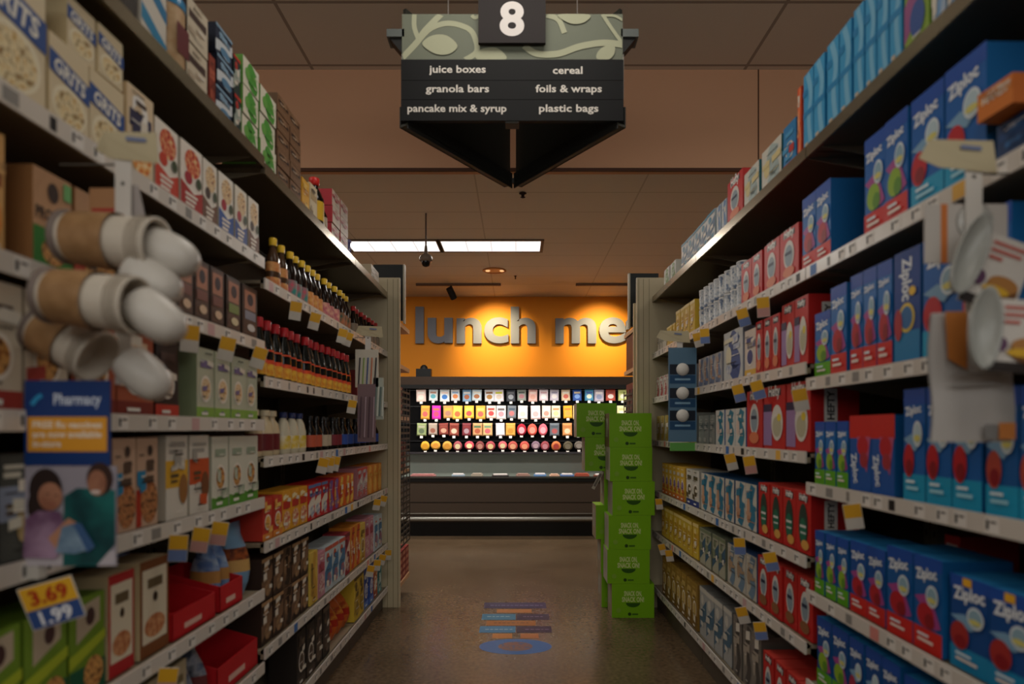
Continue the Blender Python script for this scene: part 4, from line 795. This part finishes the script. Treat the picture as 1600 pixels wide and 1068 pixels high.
for lv_ in range(2):
    y0, y1 = yy('R', 1150), yy('R', 1084); n_ = 8
    for i in range(n_):
        o = sleeve(); o.rotation_euler = (0, 0, random.uniform(0, 6)); y = y0 + (y1 - y0) * (i + .5) / n_
        o.location = (XR + .055, y, RM[1] + .0004 + lv_ * .1078); ITEMS.append((o, 'white and blue cup sleeve', 'cups', W_, 1, y, lv_, 2))
YEL = carton('#d8b63c', '#c89c30', '#e8d088', None, None, '#c8a430', v=3); PALE = carton('#c8c0ac', '#a8a090', '#8a8474', None, None, '#b0a894', v=0)
run('R', W_, 1, RM, 1052, 1080, 4, YEL, .19, 'plate_box', 'yellow plate box', 'plate pack')
run('R', W_, 1, RM, 1038, 1051, 3, YEL, .13, 'plate_box', 'short yellow box', 'plate pack')
run('R', W_, 1, RM, 1024, 1037, 4, PALE, .1, 'plate_box', 'pale short box', 'plate pack')
run('R', W_, 2, RM, 1213, 1256, 2, H1, .235, 'plate_box', 'red and lilac box', 'plate pack')
run('R', W_, 2, RM, 1175, 1212, 3, H0, .215, 'plate_box', 'red box', 'plate pack')
run('R', W_, 2, RM, 1156, 1174, 1, carton('#d8c8b8', '#e0b040', '#2f3c78', None, None, '#2f3c78', v=1), .2, 'napkin_pack', 'white pack with yellow top', 'napkin pack')
run('R', W_, 2, RM, 1124, 1155, 1, carton('#c6c8c4', '#4a5c90', '#e0d8b8', '#8a9ac0~#d8d8d0~50', None, '#8a8c98', v=5), .23, 'napkin_pack', 'large white and blue pack', 'napkin pack')
run('R', W_, 2, RM, 1087, 1122, 4, carton('#b8b4b0', '#7a86a0', '#c09a80', None, None, '#8c8c94', v=5), .155, 'napkin_pack', 'grey and blue pack', 'napkin pack')
run('R', W_, 2, RM, 1022, 1083, 9, carton('#c8beb4', '#a84444', '#d8d0c8', None, None, '#a89c94', v=5), .14, 'napkin_pack', 'white pack with red wave', 'napkin pack')
run('R', W_, 3, RM, 1188, 1260, 2, H1, .24, 'plate_box', 'red and lilac box', 'plate pack')
run('R', W_, 3, RM, 1161, 1187, 1, H0, .235, 'plate_box', 'red box', 'plate pack')
run('R', W_, 3, RM, 1112, 1160, 3, carton('#d0cec4', '#2f7c92', '#d8c0b0', None, None, '#3a5c94', v=5), .17, 'cup_pack', 'white pack with teal wave', 'cup pack')
run('R', W_, 3, RM, 1087, 1111, 3, carton('#8c9088', '#6a7470', '#a8a8a0', None, None, '#6a706c', v=0), .15, 'cup_pack', 'grey pack', 'cup pack')
run('R', W_, 3, RM, 1022, 1083, 8, carton('#b8a860', '#a88c34', '#d8d0b8', None, None, '#8c8c84', v=5), .17, 'cup_pack', 'yellow and grey pack', 'cup pack')
run('R', W_, 4, RM, 1178, 1260, 4, H2, .21, 'bag_box', 'red trash bag box with green bag', 'bag box')
run('R', W_, 4, RM, 1090, 1176, 6, carton('#cfc8ba', '#2f7896', '#c89a7c', '#c08a68', None, '#1f4c74', v=5), .195, 'cup_pack', 'white pack with teal wave', 'cup pack')
run('R', W_, 4, RM, 1068, 1088, 2, carton('#d4d0c4', '#2c3c80', '#5a4a34', None, None, '#a8a498', v=1), .2, 'cup_pack', 'white pack with navy foot', 'cup pack')
run('R', W_, 4, RM, 1030, 1066, 6, carton('#d2a83c', '#c86a2c', '#c8c0b0', '#8a6a9c', None, '#c89c34', v=1), .2, 'cup_pack', 'yellow and orange pack', 'cup pack')
run('R', W_, 5, RM, 1178, 1262, 4, hefty('#8c5a34', 0), .205, 'bag_box', 'red freezer bag box', 'bag box')
run('R', W_, 5, RM, 1130, 1176, 3, carton('#bdb6a6', '#6a8498', '#a88c70', None, None, '#34507c', v=5), .185, 'cup_pack', 'patterned pack', 'cup pack')
run('R', W_, 5, RM, 1088, 1128, 4, carton('#a8a690', '#3c5c74', '#7c8468', None, None, '#6a705c', v=3), .19, 'cup_pack', 'olive and blue pack', 'cup pack')
run('R', W_, 5, RM, 1030, 1086, 8, YEL, .195, 'cup_pack', 'yellow pack', 'cup pack')
run('R', W_, 6, RM, 1186, 1262, 4, H0, .22, 'bag_box', 'red bag box', 'bag box')
run('R', W_, 6, RM, 1140, 1184, 3, carton('#7c746a', '#4a4440', '#a89c8c', None, None, '#5a544c', v=5), .26, 'plate_pack', 'dark grey pack', 'plate pack')
run('R', W_, 6, RM, 1088, 1138, 4, carton('#a8a8a4', '#4c6a80', '#c8c4b8', None, None, '#6c6c68', v=3), .26, 'plate_pack', 'white and slate pack', 'plate pack')
run('R', W_, 6, RM, 1032, 1086, 7, carton('#a07c34', '#7c5c24', '#c8a860', None, None, '#8a6a2c', v=1), .25, 'plate_pack', 'ochre pack', 'plate pack')

# labels for everything on the shelves
SHN = {C: ['top', 'second', 'third', 'fourth', 'fifth', 'sixth', 'seventh', 'bottom'], SY_: ['top', 'second', 'third', 'fourth', 'fifth', 'sixth', 'bottom'], B: ['top', 'second', 'third', 'fourth', 'fifth', 'sixth', 'bottom'], W_: ['top', 'second', 'third', 'fourth', 'fifth', 'sixth', 'bottom']}
by = {}
for it in ITEMS: by.setdefault((it[1], it[3], it[4]), []).append(it)
for (desc, rack, si), its in by.items():
    loc = f'{rack} {SHN[rack][si]} shelf'
    ys = sorted({round(i[5], 3) for i in its})
    lvn = max(i[7] for i in its); names = {1: [''], 2: ['lower', 'upper'], 3: ['bottom', 'middle', 'top'], 5: ['lowest', 'second', 'third', 'fourth', 'topmost']}[lvn]
    for o, d, cat, _, _, y, k, lv in its:
        if len(ys) == 1: t = f'{names[k]} {desc} on the {loc}'
        elif lvn == 1: t = f'{ORD[ys.index(round(y, 3))]} {desc} from the near end, {loc}'
        else: t = f'{names[k]} {desc}, {ORD[ys.index(round(y, 3))]} stack from near end, {loc}'
        tag(o, t.strip(), cat, f'{desc}, {loc}' if len(its) > 1 else None)

# ---------------------------------------------------------------- sale tags under the rails
def sale_tag(c1, c2, t1=None, t2=None, w_=.045, h_=.075):
    m = MB(); a = w_ / 2
    m.box(-a, a, 0, .0012, -h_, 0, '#d9d4ca'); m.rect(-a * .96, a * .96, -h_ * .55, -h_ * .02, c1); m.rect(-a * .96, a * .96, -h_ * .98, -h_ * .55, c2)
    if t1: m.text(t1, 0, -h_ * .28, '#b02a1c', width=w_ * .7, bold=.03, squash=1.1)
    if t2: m.text(t2, 0, -h_ * .77, '#eef0f4', width=w_ * .6, bold=.03, squash=1.1)
    return m
TAGS = [('L', C, 2, LN, 281, 'w'), ('L', C, 2, LN, 343, 'w'), ('L', C, 2, LN, 396, 'w'), ('L', C, 4, LN, 262, 'b'), ('L', C, 4, LN, 300, 'p'), ('L', C, 4, LN, 330, 'p'), ('L', C, 5, LN, 246, 'p'),
        ('L', SY_, 1, LF, 452, 'w'), ('L', SY_, 1, LF, 484, 'w'), ('L', SY_, 1, LF, 528, 'w'), ('L', SY_, 1, LF, 538, 'w'), ('L', SY_, 3, LF, 497, 'w'), ('L', SY_, 3, LF, 506, 'w'), ('L', SY_, 3, LF, 516, 'w'), ('L', SY_, 2, LF, 543, 'w'),
        ('L', SY_, 4, LF, 583, 'w'), ('L', SY_, 4, LF, 594, 'w'), ('L', SY_, 5, LF, 573, 'w'), ('L', SY_, 5, LF, 583, 'w'), ('L', SY_, 5, LF, 592, 'w'), ('L', SY_, 5, LF, 600, 'w'),
        ('R', W_, 1, RM, 1097, 'w'), ('R', W_, 1, RM, 1110, 'b'), ('R', W_, 1, RM, 1169, 'b'), ('R', W_, 1, RM, 1204, 'p'), ('R', W_, 2, RM, 1162, 'b'), ('R', W_, 2, RM, 1192, 'b'), ('R', B, 2, RN, 1262, 'w'), ('R', W_, 3, RM, 1150, 'w'), ('R', W_, 3, RM, 1181, 'p'),
        ('R', W_, 4, RM, 1166, 'b'), ('R', W_, 4, RM, 1214, 'b'), ('R', W_, 5, RM, 1168, 'w'), ('R', W_, 5, RM, 1198, 'b'), ('R', B, 3, RN, 1347, 'w'), ('R', W_, 4, RM, 1036, 'w'), ('R', W_, 5, RM, 1040, 'w'), ('R', W_, 5, RM, 1052, 'w')]
cc_ = {'w': ('#e0a82c', '#cfc8bc'), 'b': ('#e6b02c', '#6f86b8'), 'p': ('#e6b02c', '#c89890')}
meshes = {}; cnt = {}
for side, rack, si, zs, px, k in TAGS:
    if k not in meshes: o = sale_tag(*cc_[k]).build('sale_tag'); meshes[k] = o.data
    else: o = MB().build('sale_tag', me=meshes[k])
    s = -1 if side == 'L' else 1; X = (XL if side == 'L' else XR)
    y = yy(side, px)
    o.location = (s * (X - .030), y, zs[si] - .030); o.rotation_euler = (R(12), R(random.uniform(-8, 8)) + s * R(-10), -s * R(22))
    q = (rack, si); cnt[q] = cnt.get(q, 0); 
    o['_y'] = y
    o['label'] = ''; o['category'] = 'price tag'; o['group'] = 'sale tags hanging from the price rails'
    cnt.setdefault(('L', q), []).append((y, o, k, rack, si)) if False else None
    meshes.setdefault('all', {}).setdefault(q, []).append((y, o, k))
for (rack, si), lst in meshes['all'].items():
    lst.sort(key=lambda t_: t_[0])
    for i, (y, o, k) in enumerate(lst):
        del o['_y']
        o['label'] = f'{ORD[i]} {"yellow and blue" if k == "b" else "yellow and white" if k == "w" else "yellow and pink"} sale tag from near end, under {rack} {SHN[rack][si]} shelf'
o = sale_tag('#e6b02c', '#33508c', '3.69', '1.99', .085, .085).build('sale_tag', None, (-.865, 1.10, LN[4] - .034)); o.rotation_euler = (R(10), R(-14), R(20))
tag(o, 'largest sale tag, yellow over blue, reading 1.99 under the pharmacy sign', 'price tag', 'sale tags hanging from the price rails')

# ---------------------------------------------------------------- clip strips with hanging goods
def strip(x, y, z0, z1, side, lab, flagw=.09, flip=1):
    """plastic strip hanging in front of the rail on a hook, a paper flag at its head"""
    s = -1 if side == 'L' else 1; X = XL if side == 'L' else XR
    t = empty('clip_strip', (x, y, 0)); tag(t, lab, 'clip strip', 'hanging clip strips')
    m = MB(); m.box(-.016, .016, 0, .002, z0, z1, mat('#cfcac2', .35)); 
    z = z0 + .04
    while z < z1: m.disc(0, z, .004, .004, '#4a4640'); m.off = 0; z += .09
    m.build('strip', t)
    MB().tube((0, .004, z1 - .01), (s * (X - abs(x)) , .004, z1 - .01), .002, '#57524a').build('hook', t)
    m = MB(); fx = -s * .02
    m.add([(fx - flagw * .4, -.002, z1 + .0), (fx + flagw * .5, -.006, z1 - .012), (fx + flagw * .45, -.004, z1 + .05), (fx - flagw * .55, .0, z1 + .055), (fx - flagw * .7, .004, z1 + .02)], [(0, 1, 2, 3, 4)], mat('#b8ac8c', .6))
    m.add([(fx - flagw * .4, -.001, z1 + .0), (fx + flagw * .5, -.005, z1 - .012), (fx + flagw * .45, -.003, z1 + .05), (fx - flagw * .55, .001, z1 + .055), (fx - flagw * .7, .005, z1 + .02)], [(4, 3, 2, 1, 0)], mat('#b8ac8c', .6))
    m.poly([(fx - .01, z1 + .034), (fx + .03, z1 + .03), (fx + .03, z1 + .038), (fx - .01, z1 + .042)], '#6f7a98', -.006)
    m.build('paper_flag', t); return t
# near strip on the cereal side: sleeves of cups with lids
CY = 1.20; P = CY / F
def wx(px): return (px - 808) * P
def wz(py): return H + (671 - py) * P
strip(wx(192), CY, wz(600), wz(248), 'L', 'clip strip holding the paper cup packs on the cereal rack', .11)
def cup_pack(px, py, ang, L, r, lidx, lidz, lab, dy, nl=1, ldir=118):
    cx, cz = (px - 808) * (CY - dy) / F, H + (671 - py) * (CY - dy) / F
    t = empty('paper_cup_pack', (cx, CY - dy, cz)); tag(t, lab, 'cup pack', 'hanging paper cup packs')
    Tm = Matrix.Rotation(R(ang), 4, 'Y')
    body = MB().lathe([(r * .84, -L * .5), (r * .88, -L * .45), (r * .97, L * .30), (r * .99, L * .47), (r * 1.04, L * .48), (r * 1.04, L * .5), (r * .92, L * .5), (r * .84, L * .2)], mat('#cbc1b1', .45), n=24, T=Tm).build('cup', t)
    for k in range(3): MB().lathe([(r * (1.0 + .02 * k), L * (.30 + .05 * k)), (r * (1.03 + .015 * k), L * (.32 + .05 * k))], '#b9ae9e', n=24, T=Tm, caps=False).build('rim', body)
    sl = MB(); sl.lathe([(r * .95, -L * .42), (r * 1.05, L * .06)], '#94704a~#a37e56~40', n=24, T=Tm, caps=False); sl.build('cardboard_sleeve', t)
    m = MB(); m.lathe([(r * .5, -L * .56), (r * .97, -L * .54), (r * .99, -L * .50), (r * .80, -L * .47)], '#7c6e66', n=24, T=Tm); m.build('cup_base', t)
    # a nest of white dome lids beside the cups
    for q in range(nl):
        m = MB(); Tl = Matrix.Translation((lidx - q * .022, .012 - q * .02, lidz - q * .058)) @ Matrix.Rotation(R(ldir + 6 * q), 4, 'Y')
        m.lathe([(r * .62, -.05), (r * .70, -.046), (r * .76, -.02), (r * .76, -.0), (r * .70, .02), (r * .58, .034), (r * .40, .044), (r * .15, .048)], mat('#c9c4bb', .35), n=24, T=Tl); m.build('lid', t)
    return t
t = empty('header_card', (wx(176), CY + .012, wz(325))); tag(t, 'brown cardboard header card with a red line above the cup packs', 'header card')
MB().box(-.055, .045, 0, .002, -.05, .045, '#a87c56').rect(-.05, .04, -.003, .004, '#a8302c').build('card', t)
MB().add([(-.0, -.002, -.13), (.085, -.002, -.13), (.045, -.002, .05), (.015, -.002, .05)], [(0, 1, 2, 3)], mat('#a49c98', .25)).build('bag_neck', t)
cup_pack(178, 378, 96, .17, .052, .105, -.022, 'topmost hanging pack of paper cups with brown sleeves', .06, 2, 116)
cup_pack(148, 470, 97, .15, .050, .105, -.030, 'middle hanging pack of paper cups with brown sleeves', .15, 1, 128)
cup_pack(110, 535, 118, .12, .050, .138, -.065, 'lowest hanging pack of paper cups with brown sleeves', .055, 1, 134)
m = MB(); m.add([(0, 0, 0), (.10, 0, 0), (.12, 0, .34), (.03, 0, .34)], [(0, 1, 2, 3)], mat('#8c8480', .3)); 
# pharmacy sign standing out from the rail
PY = 1.113; P2 = PY / F
def qx(px): return (px - 808) * P2
def qz(py): return H + (671 - py) * P2
t = empty('pharmacy_sign', (0, PY, 0)); tag(t, 'blue pharmacy shelf sign over a printed photo of a child and adult', 'sign')
m = MB(); m.box(qx(38), qx(172), 0, .003, qz(727), qz(594), mat('#15356e', .45)); m.text('Pharmacy', qx(121), qz(626), '#c9d2e0', width=74 * P2, bold=.02, squash=1.3)
m.stroke([(qx(50), qz(632)), (qx(58), qz(622)), (qx(66), qz(617))], .008, '#2c8fc0'); m.rect(qx(44), qx(168), qz(705), qz(651), '#d8962a')
for i, (s_, c0, wd) in enumerate((('FREE flu vaccines', 106, 108), ('are now available', 106, 108), ('in-store', 75, 44))): m.text(s_, qx(c0), qz(663 + i * 15), '#e9dcc8', width=wd * P2, size=.017, bold=.03)
m.build('header_panel', t)
m = MB(); m.box(qx(38), qx(181), .001, .004, qz(884), qz(728), mat('#9a949e', .4)); y0 = .001
for a in ((.86,),): pass
m.rect(qx(39), qx(180), qz(883), qz(860), '#b9b2b8', y0)
m.poly([(qx(98), qz(884)), (qx(100), qz(775)), (qx(120), qz(762)), (qx(180), qz(765)), (qx(180), qz(850)), (qx(150), qz(884))], '#1f6a66~#123c40~12', y0)
m.disc(qx(156), qz(748), 21 * P2, 26 * P2, '#3a2620', y0); m.disc(qx(152), qz(754), 15 * P2, 20 * P2, '#a8745a~#7a4c3a~16', y0); m.disc(qx(150), qz(768), 8 * P2, 3 * P2, '#d8c8c0', y0)
m.disc(qx(72), qz(765), 26 * P2, 34 * P2, '#2c1f1c', y0); m.disc(qx(60), qz(790), 16 * P2, 26 * P2, '#2c1f1c', y0); m.disc(qx(80), qz(775), 19 * P2, 22 * P2, '#b88468~#94604a~18', y0); m.disc(qx(76), qz(771), 3 * P2, 1.2 * P2, '#5a3a30', y0); m.disc(qx(90), qz(773), 3 * P2, 1.2 * P2, '#5a3a30', y0); m.disc(qx(85), qz(786), 4 * P2, 1.2 * P2, '#9a5a50', y0)
m.poly([(qx(39), qz(870)), (qx(42), qz(810)), (qx(62), qz(797)), (qx(96), qz(798)), (qx(108), qz(830)), (qx(90), qz(872))], '#a88aa4~#6c4a68~14', y0); m.poly([(qx(78), qz(840)), (qx(110), qz(808)), (qx(122), qz(815)), (qx(95), qz(862))], '#b88468', y0)
m.poly([(qx(90), qz(862)), (qx(100), qz(822)), (qx(125), qz(815)), (qx(150), qz(855)), (qx(120), qz(864))], '#8fa8bc~#4c6a88~16', y0); m.poly([(qx(118), qz(818)), (qx(130), qz(816)), (qx(152), qz(852)), (qx(140), qz(862))], '#3c5c88', y0)
m.build('photo_panel', t)
MB().box(qx(36), qx(60), .0, .02, qz(905), qz(884), mat('#b8b4ac', .4)).build('clamp', t)
# near strip on the bag side: carded white spoon rests
CYR = 1.16; P3 = CYR / F
def ux(px): return (px - 808) * P3
def uz(py): return H + (671 - py) * P3
strip(ux(1522), CYR, uz(600), uz(262), 'R', 'clip strip holding the white carded packs on the bag rack', .12)
def carded(px, py, rot, w_, h_, lab, dy, burger=True):
    cx, cz = (px - 808) * (CYR - dy) / F, H + (671 - py) * (CYR - dy) / F
    t = empty('carded_holder', (cx, CYR - dy, cz)); tag(t, lab, 'blister pack', 'carded packs hanging from the bag rack strip'); t.rotation_euler = (0, R(rot), 0)
    a = w_ / 2; m = MB(); m.box(-a, a, 0, .003, 0, h_, mat('#c9c3bb', .5)); m.rect(-a, a, .0, h_ * .14, '#2a2320'); m.rect(-a, -a * .7, h_ * .7, h_ * .98, '#2c2628')
    for k, wd in enumerate((.9, .8, .35)): m.rect(-a * .5, -a * .5 + 1.4 * a * wd, h_ * (.86 - .1 * k), h_ * (.91 - .1 * k), '#b8685e')
    m.disc(a * .3, h_ * .3, a * .6, h_ * .17, '#6a4424'); m.disc(a * .3, h_ * .37, a * .56, h_ * .11, '#a8743c'); m.disc(a * .1, h_ * .27, a * .5, h_ * .06, '#d0a42c'); m.disc(-a * .6, h_ * .37, a * .22, h_ * .1, '#5c3a58')
    m.build('card', t)
    m = MB(); m.lathe([(.001, -.012), (.6, -.010), (.95, 0), (1.0, .01), (.9, .006), (.5, -.002), (.001, -.004)], mat('#9c9d97', .25), n=22, T=Matrix.Translation((-a - .018, -.012, h_ * .55)) @ Matrix.Rotation(R(90), 4, 'X') @ Matrix.Diagonal((.026, h_ * .56, 1.3, 1)), caps=False); m.build('plastic_shell', t)
    return t
t = empty('white_card_pack', (ux(1512), CYR + .010, uz(360))); tag(t, 'plain white carded pack with orange edge behind the egg cards', 'blister pack')
MB().box(-.075, .085, 0, .004, -.06, .055, mat('#bdb7b0', .5)).rect(-.045, -.032, -.06, .055, '#c8743a').rect(.045, .07, -.02, -.016, '#8c8480').build('card', t)
MB().lathe([(.001, .0), (.032, .001), (.036, -.004), (.036, .0)], mat('#b8b6b0', .2), T=Matrix.Translation((.02, -.004, .02)) @ Matrix.Rotation(R(90), 4, 'X'), caps=False).build('round_blister', t)
carded(1538, 482, 20, .105, .14, 'tilted white card with burger photo and clear shell, upper one', .035)
carded(1588, 582, 4, .11, .125, 'white card with burger photo and clear shell, lower one', .13)
t = empty('white_bag_pack', ((1517 - 808) * 1.10 / F, 1.10, H + (671 - 690) * 1.10 / F)); tag(t, 'large grey-white plastic pack hanging lowest beside the bag rack', 'plastic pack')
m = MB(); vs = []
for j in range(9):
    for i in range(7):
        u, v_ = i / 6, j / 8; vs.append((-.075 + .15 * u + .004 * math.sin(v_ * 7), -.016 * math.sin(math.pi * u) * (.6 + .4 * math.sin(9 * u + 3 * v_)) - .003, .0 + .235 * v_))
m.add(vs, [(j * 7 + i, j * 7 + i + 1, (j + 1) * 7 + i + 1, (j + 1) * 7 + i) for j in range(8) for i in range(6)], mat('#aaa6a2', .35), smooth=True)
m.add([(x, .002, z) for x, y, z in vs], [(j * 7 + i, (j + 1) * 7 + i, (j + 1) * 7 + i + 1, j * 7 + i + 1) for j in range(8) for i in range(6)], mat('#aaa6a2', .35))
m.build('pouch', t); MB().rect(.035, .065, .005, .035, '#b8743c', -.02).build('orange_patch', t); MB().rect(.01, .032, .005, .032, '#7c7a78', -.02).build('grey_patch', t); MB().rect(-.05, .04, .10, .104, '#8c8884', -.022).rect(-.05, .04, .12, .124, '#8c8884', -.022).build('print_patch', t)
MB().add([(-.055, -.018, .15), (-.02, -.018, .13), (-.02, -.018, .235), (-.06, -.018, .235)], [(0, 1, 2, 3)], '#b06c30').build('orange_tab', t)
# far strip on the syrup side: wrapped utensils
CYF = 3.36; P4 = CYF / F
fx_ = lambda px: (px - 808) * P4
fz_ = lambda py: H + (671 - py) * P4
strip(fx_(575), CYF, fz_(690), fz_(524), 'L', 'clip strip holding utensil packs between the syrup racks', .13)
for i, (x0, x1, z0, z1, c, lab) in enumerate(((556, 592, 605, 546, '#c6c0b0', 'white carded utensil pack with coloured stripes, highest on the far strip'), (560, 588, 690, 600, '#7a6468', 'clear utensil pack with mauve contents below the striped card'), (584, 600, 655, 590, '#a9b0a4', 'narrow pale green pack beside the mauve utensil pack'))):
    t = empty('utensil_pack', (fx_((x0 + x1) / 2), CYF - .010 - .008 * (i % 2), fz_(z0))); tag(t, lab, 'utensil pack', 'packs on the far clip strip')
    a = (x1 - x0) * P4 / 2; hh = (z0 - z1) * P4
    MB().box(-a, a, 0, .004, 0, hh, mat(c, .35)).build('card', t)
    m = MB(); cols = ['#3c3a40', '#8fa85a', '#4a5c88', '#c87a58', '#2c2a2e'] if i == 0 else (['#5a444c', '#a89098'] if i == 1 else ['#5c706c', '#d0d4c8'])
    n_ = 5 if i == 0 else 4
    for k in range(n_): x = -a * .7 + 1.4 * a * k / (n_ - 1); m.tube((x, -.005, hh * .08), (x + .008, -.005, hh * .78), .004, cols[k % len(cols)], 6)
    m.build('utensils', t)
# far strip on the bag side: blue card with three round whites
CYG = 3.22; P5 = CYG / F
gx = lambda px: (px - 808) * P5
gz = lambda py: H + (671 - py) * P5
strip(gx(1062), CYG, gz(640), gz(532), 'R', 'clip strip holding the blue card between the cup racks', .15)
t = empty('blue_display_card', (gx(1066), CYG - .006, 0)); tag(t, 'hanging blue card with three round white drain covers', 'display card')
MB().box(-22 * P5, 22 * P5, 0, .004, gz(690), gz(543), mat('#54748c', .45)).build('card', t)
for k, cz in enumerate((577, 614, 649)):
    m = MB(); m.rect(-20 * P5, 20 * P5, gz(cz + 8), gz(cz - 8), '#151d2a'); m.rect(-20 * P5, 20 * P5, gz(cz + 22), gz(cz + 9), '#1d4468'); m.rect(-12 * P5, 12 * P5, gz(cz + 17), gz(cz + 14), '#7fa4bc'); m.build('printed_band', t)
    MB().lathe([(.001, .016), (.018, .015), (.030, .008), (.034, 0)], mat('#d6d3cb', .4), T=Matrix.Translation((0, -.002, gz(cz))) @ Matrix.Rotation(R(90), 4, 'X'), caps=False).build('round_cover', t)
MB().box(-20 * P5, 22 * P5, -.004, .0, gz(704), gz(691), '#5c9a48').build('green_footer', t)

# ---------------------------------------------------------------- green cartons at the end of the bag rack
def green_box(w_, h_, d_, sidec):
    m = MB(); a = w_ / 2
    m.box(-a, a, 0, d_, 0, h_, '#7cb80e', side=sidec, top='#7cb314')
    m.text('SNACK ON,', .0, h_ * .70, '#d6e39c', width=w_ * .42, size=h_ * .20, bold=.03); m.text('SNACK ON!', .0, h_ * .54, '#d6e39c', width=w_ * .52, size=h_ * .20, bold=.03)
    n = 10; pts = [(.085 * w_ * 2 * math.cos(math.pi + math.pi * k / n), h_ * .44 - h_ * .13 * math.sin(math.pi * k / n)) for k in range(n + 1)]
    m.poly(pts, '#2d5a08'); m.disc(-w_ * .08, h_ * .11, h_ * .05, h_ * .05, '#24480a'); m.rect(-w_ * .02, w_ * .12, h_ * .085, h_ * .13, '#3c6a10'); m.disc(-w_ * .34, h_ * .22, h_ * .07, h_ * .07, '#86b438')
    m.off = 0; T = Matrix.Translation((-a, 0, 0)) @ Matrix.Rotation(R(-90), 4, 'Z')
    m.rect(-d_ * .78, -d_ * .3, h_ * .3, h_ * .85, '#8f8a7c', T=T); return m
GY, GH = 4.0, .2268
gw_ = .281
front_px = [(956, '#8a7a62'), (949, '#9c9484'), (951, '#9a927e'), (957, '#8f8878'), (953, '#a8a294'), (952, '#6a4e38')]
lvl = ['bottom', 'second', 'third', 'fourth', 'fifth', 'topmost']
for k, (px, sc_) in enumerate(front_px):
    x = (px - 808) / F * GY + gw_ / 2
    o = green_box(gw_, GH - .001, .205, sc_).build('green_carton', None, (x, GY, k * GH + .0004), R(random.uniform(-1, .5)))
    tag(o, f'{lvl[k]} green snack carton of the front stack beside the shelf', 'carton', 'green snack cartons')
back_px = [(940, .22), (939, .22), (931, .26), (944, .20), (914, .27), (901, .28)]
for k, (px, wd) in enumerate(back_px):
    x = (px - 808) / F * 4.24 + wd / 2
    m = green_box(wd, .2385, .20, '#8a7a62'); o = m.build('green_carton', None, (min(x, .838 - wd / 2) if k < 4 else x, 4.24, k * .2395 + .0004), 0)
    if k >= 4: o.location.x = min(x, .838 - wd / 2)
    tag(o, f'{lvl[k]} green snack carton of the stack behind, half hidden', 'carton', 'green snack cartons')
o = MB().box(-.012, .012, 0, .002, -.14, .0, '#b8b0a0').rect(-.008, .008, -.12, -.02, '#6f675c').build('paper_tag', None, (.600, 4.237, .9572)); o.rotation_euler = (0, R(28), 0)
tag(o, 'pale paper tag dangling off the green carton stack', 'tag')

# ---------------------------------------------------------------- floor decal
fy = lambda py: H * F / (py - 671)
m = MB(); 
def fl(x0, x1, y0, y1, c, z): m.add([(x0, y0, z), (x1, y0, z), (x1, y1, z), (x0, y1, z)], [(0, 1, 2, 3)], mat(c, .35))
m.off = 0
bars = [(941, 950, -.235, .205, '#2a2450'), (951.5, 957, -.14, .10, '#b8763c'), (959, 968, -.235, -.01, '#2a7ba0'), (959, 968, -.005, .215, '#22103a'), (969.5, 977, -.20, .12, '#a8682c'), (978, 988, -.235, -.01, '#2a7ba8'), (978, 988, -.005, .215, '#22103a'), (989.5, 997, -.15, -.03, '#c07a34'), (989.5, 997, .02, .13, '#b8703a')]
for p0, p1, x0, x1, c in bars: fl(x0, x1, fy(p1), fy(p0), c, .0012)
for p0, x0, x1, c in ((945.5, -.19, .17, '#8a88b8'), (963, -.20, -.05, '#a8c8d0'), (963, .04, .18, '#8878a0'), (973, -.15, .08, '#5a3418'), (983, -.20, -.04, '#a8c8d8'), (983, .05, .18, '#8878a0')):
    x = x0; yb = fy(p0)
    while x < x1: w1 = random.uniform(.012, .03); fl(x, x + w1, yb - .006, yb + .006, c, .0016); x += w1 + .008
yc, ry = (fy(998) + fy(1022)) / 2, (fy(998) - fy(1022)) / 2
m.add([(-.01 + .21 * math.cos(t_), yc + ry * math.sin(t_), .0010) for t_ in [2 * math.pi * k / 28 for k in range(28)]], [tuple(range(28))], mat('#2f6cae', .35))
m.add([(-.01 + .10 * math.cos(t_), yc + ry * .6 * math.sin(t_), .0014) for t_ in [2 * math.pi * k / 28 for k in range(28)]], [tuple(range(28))], mat('#6a5a60~#8a5a48~#4a5a80~30', .35))
tag(m.build('floor_decal'), 'floor sticker with blue, purple and orange stripes and an oval', 'floor sticker')
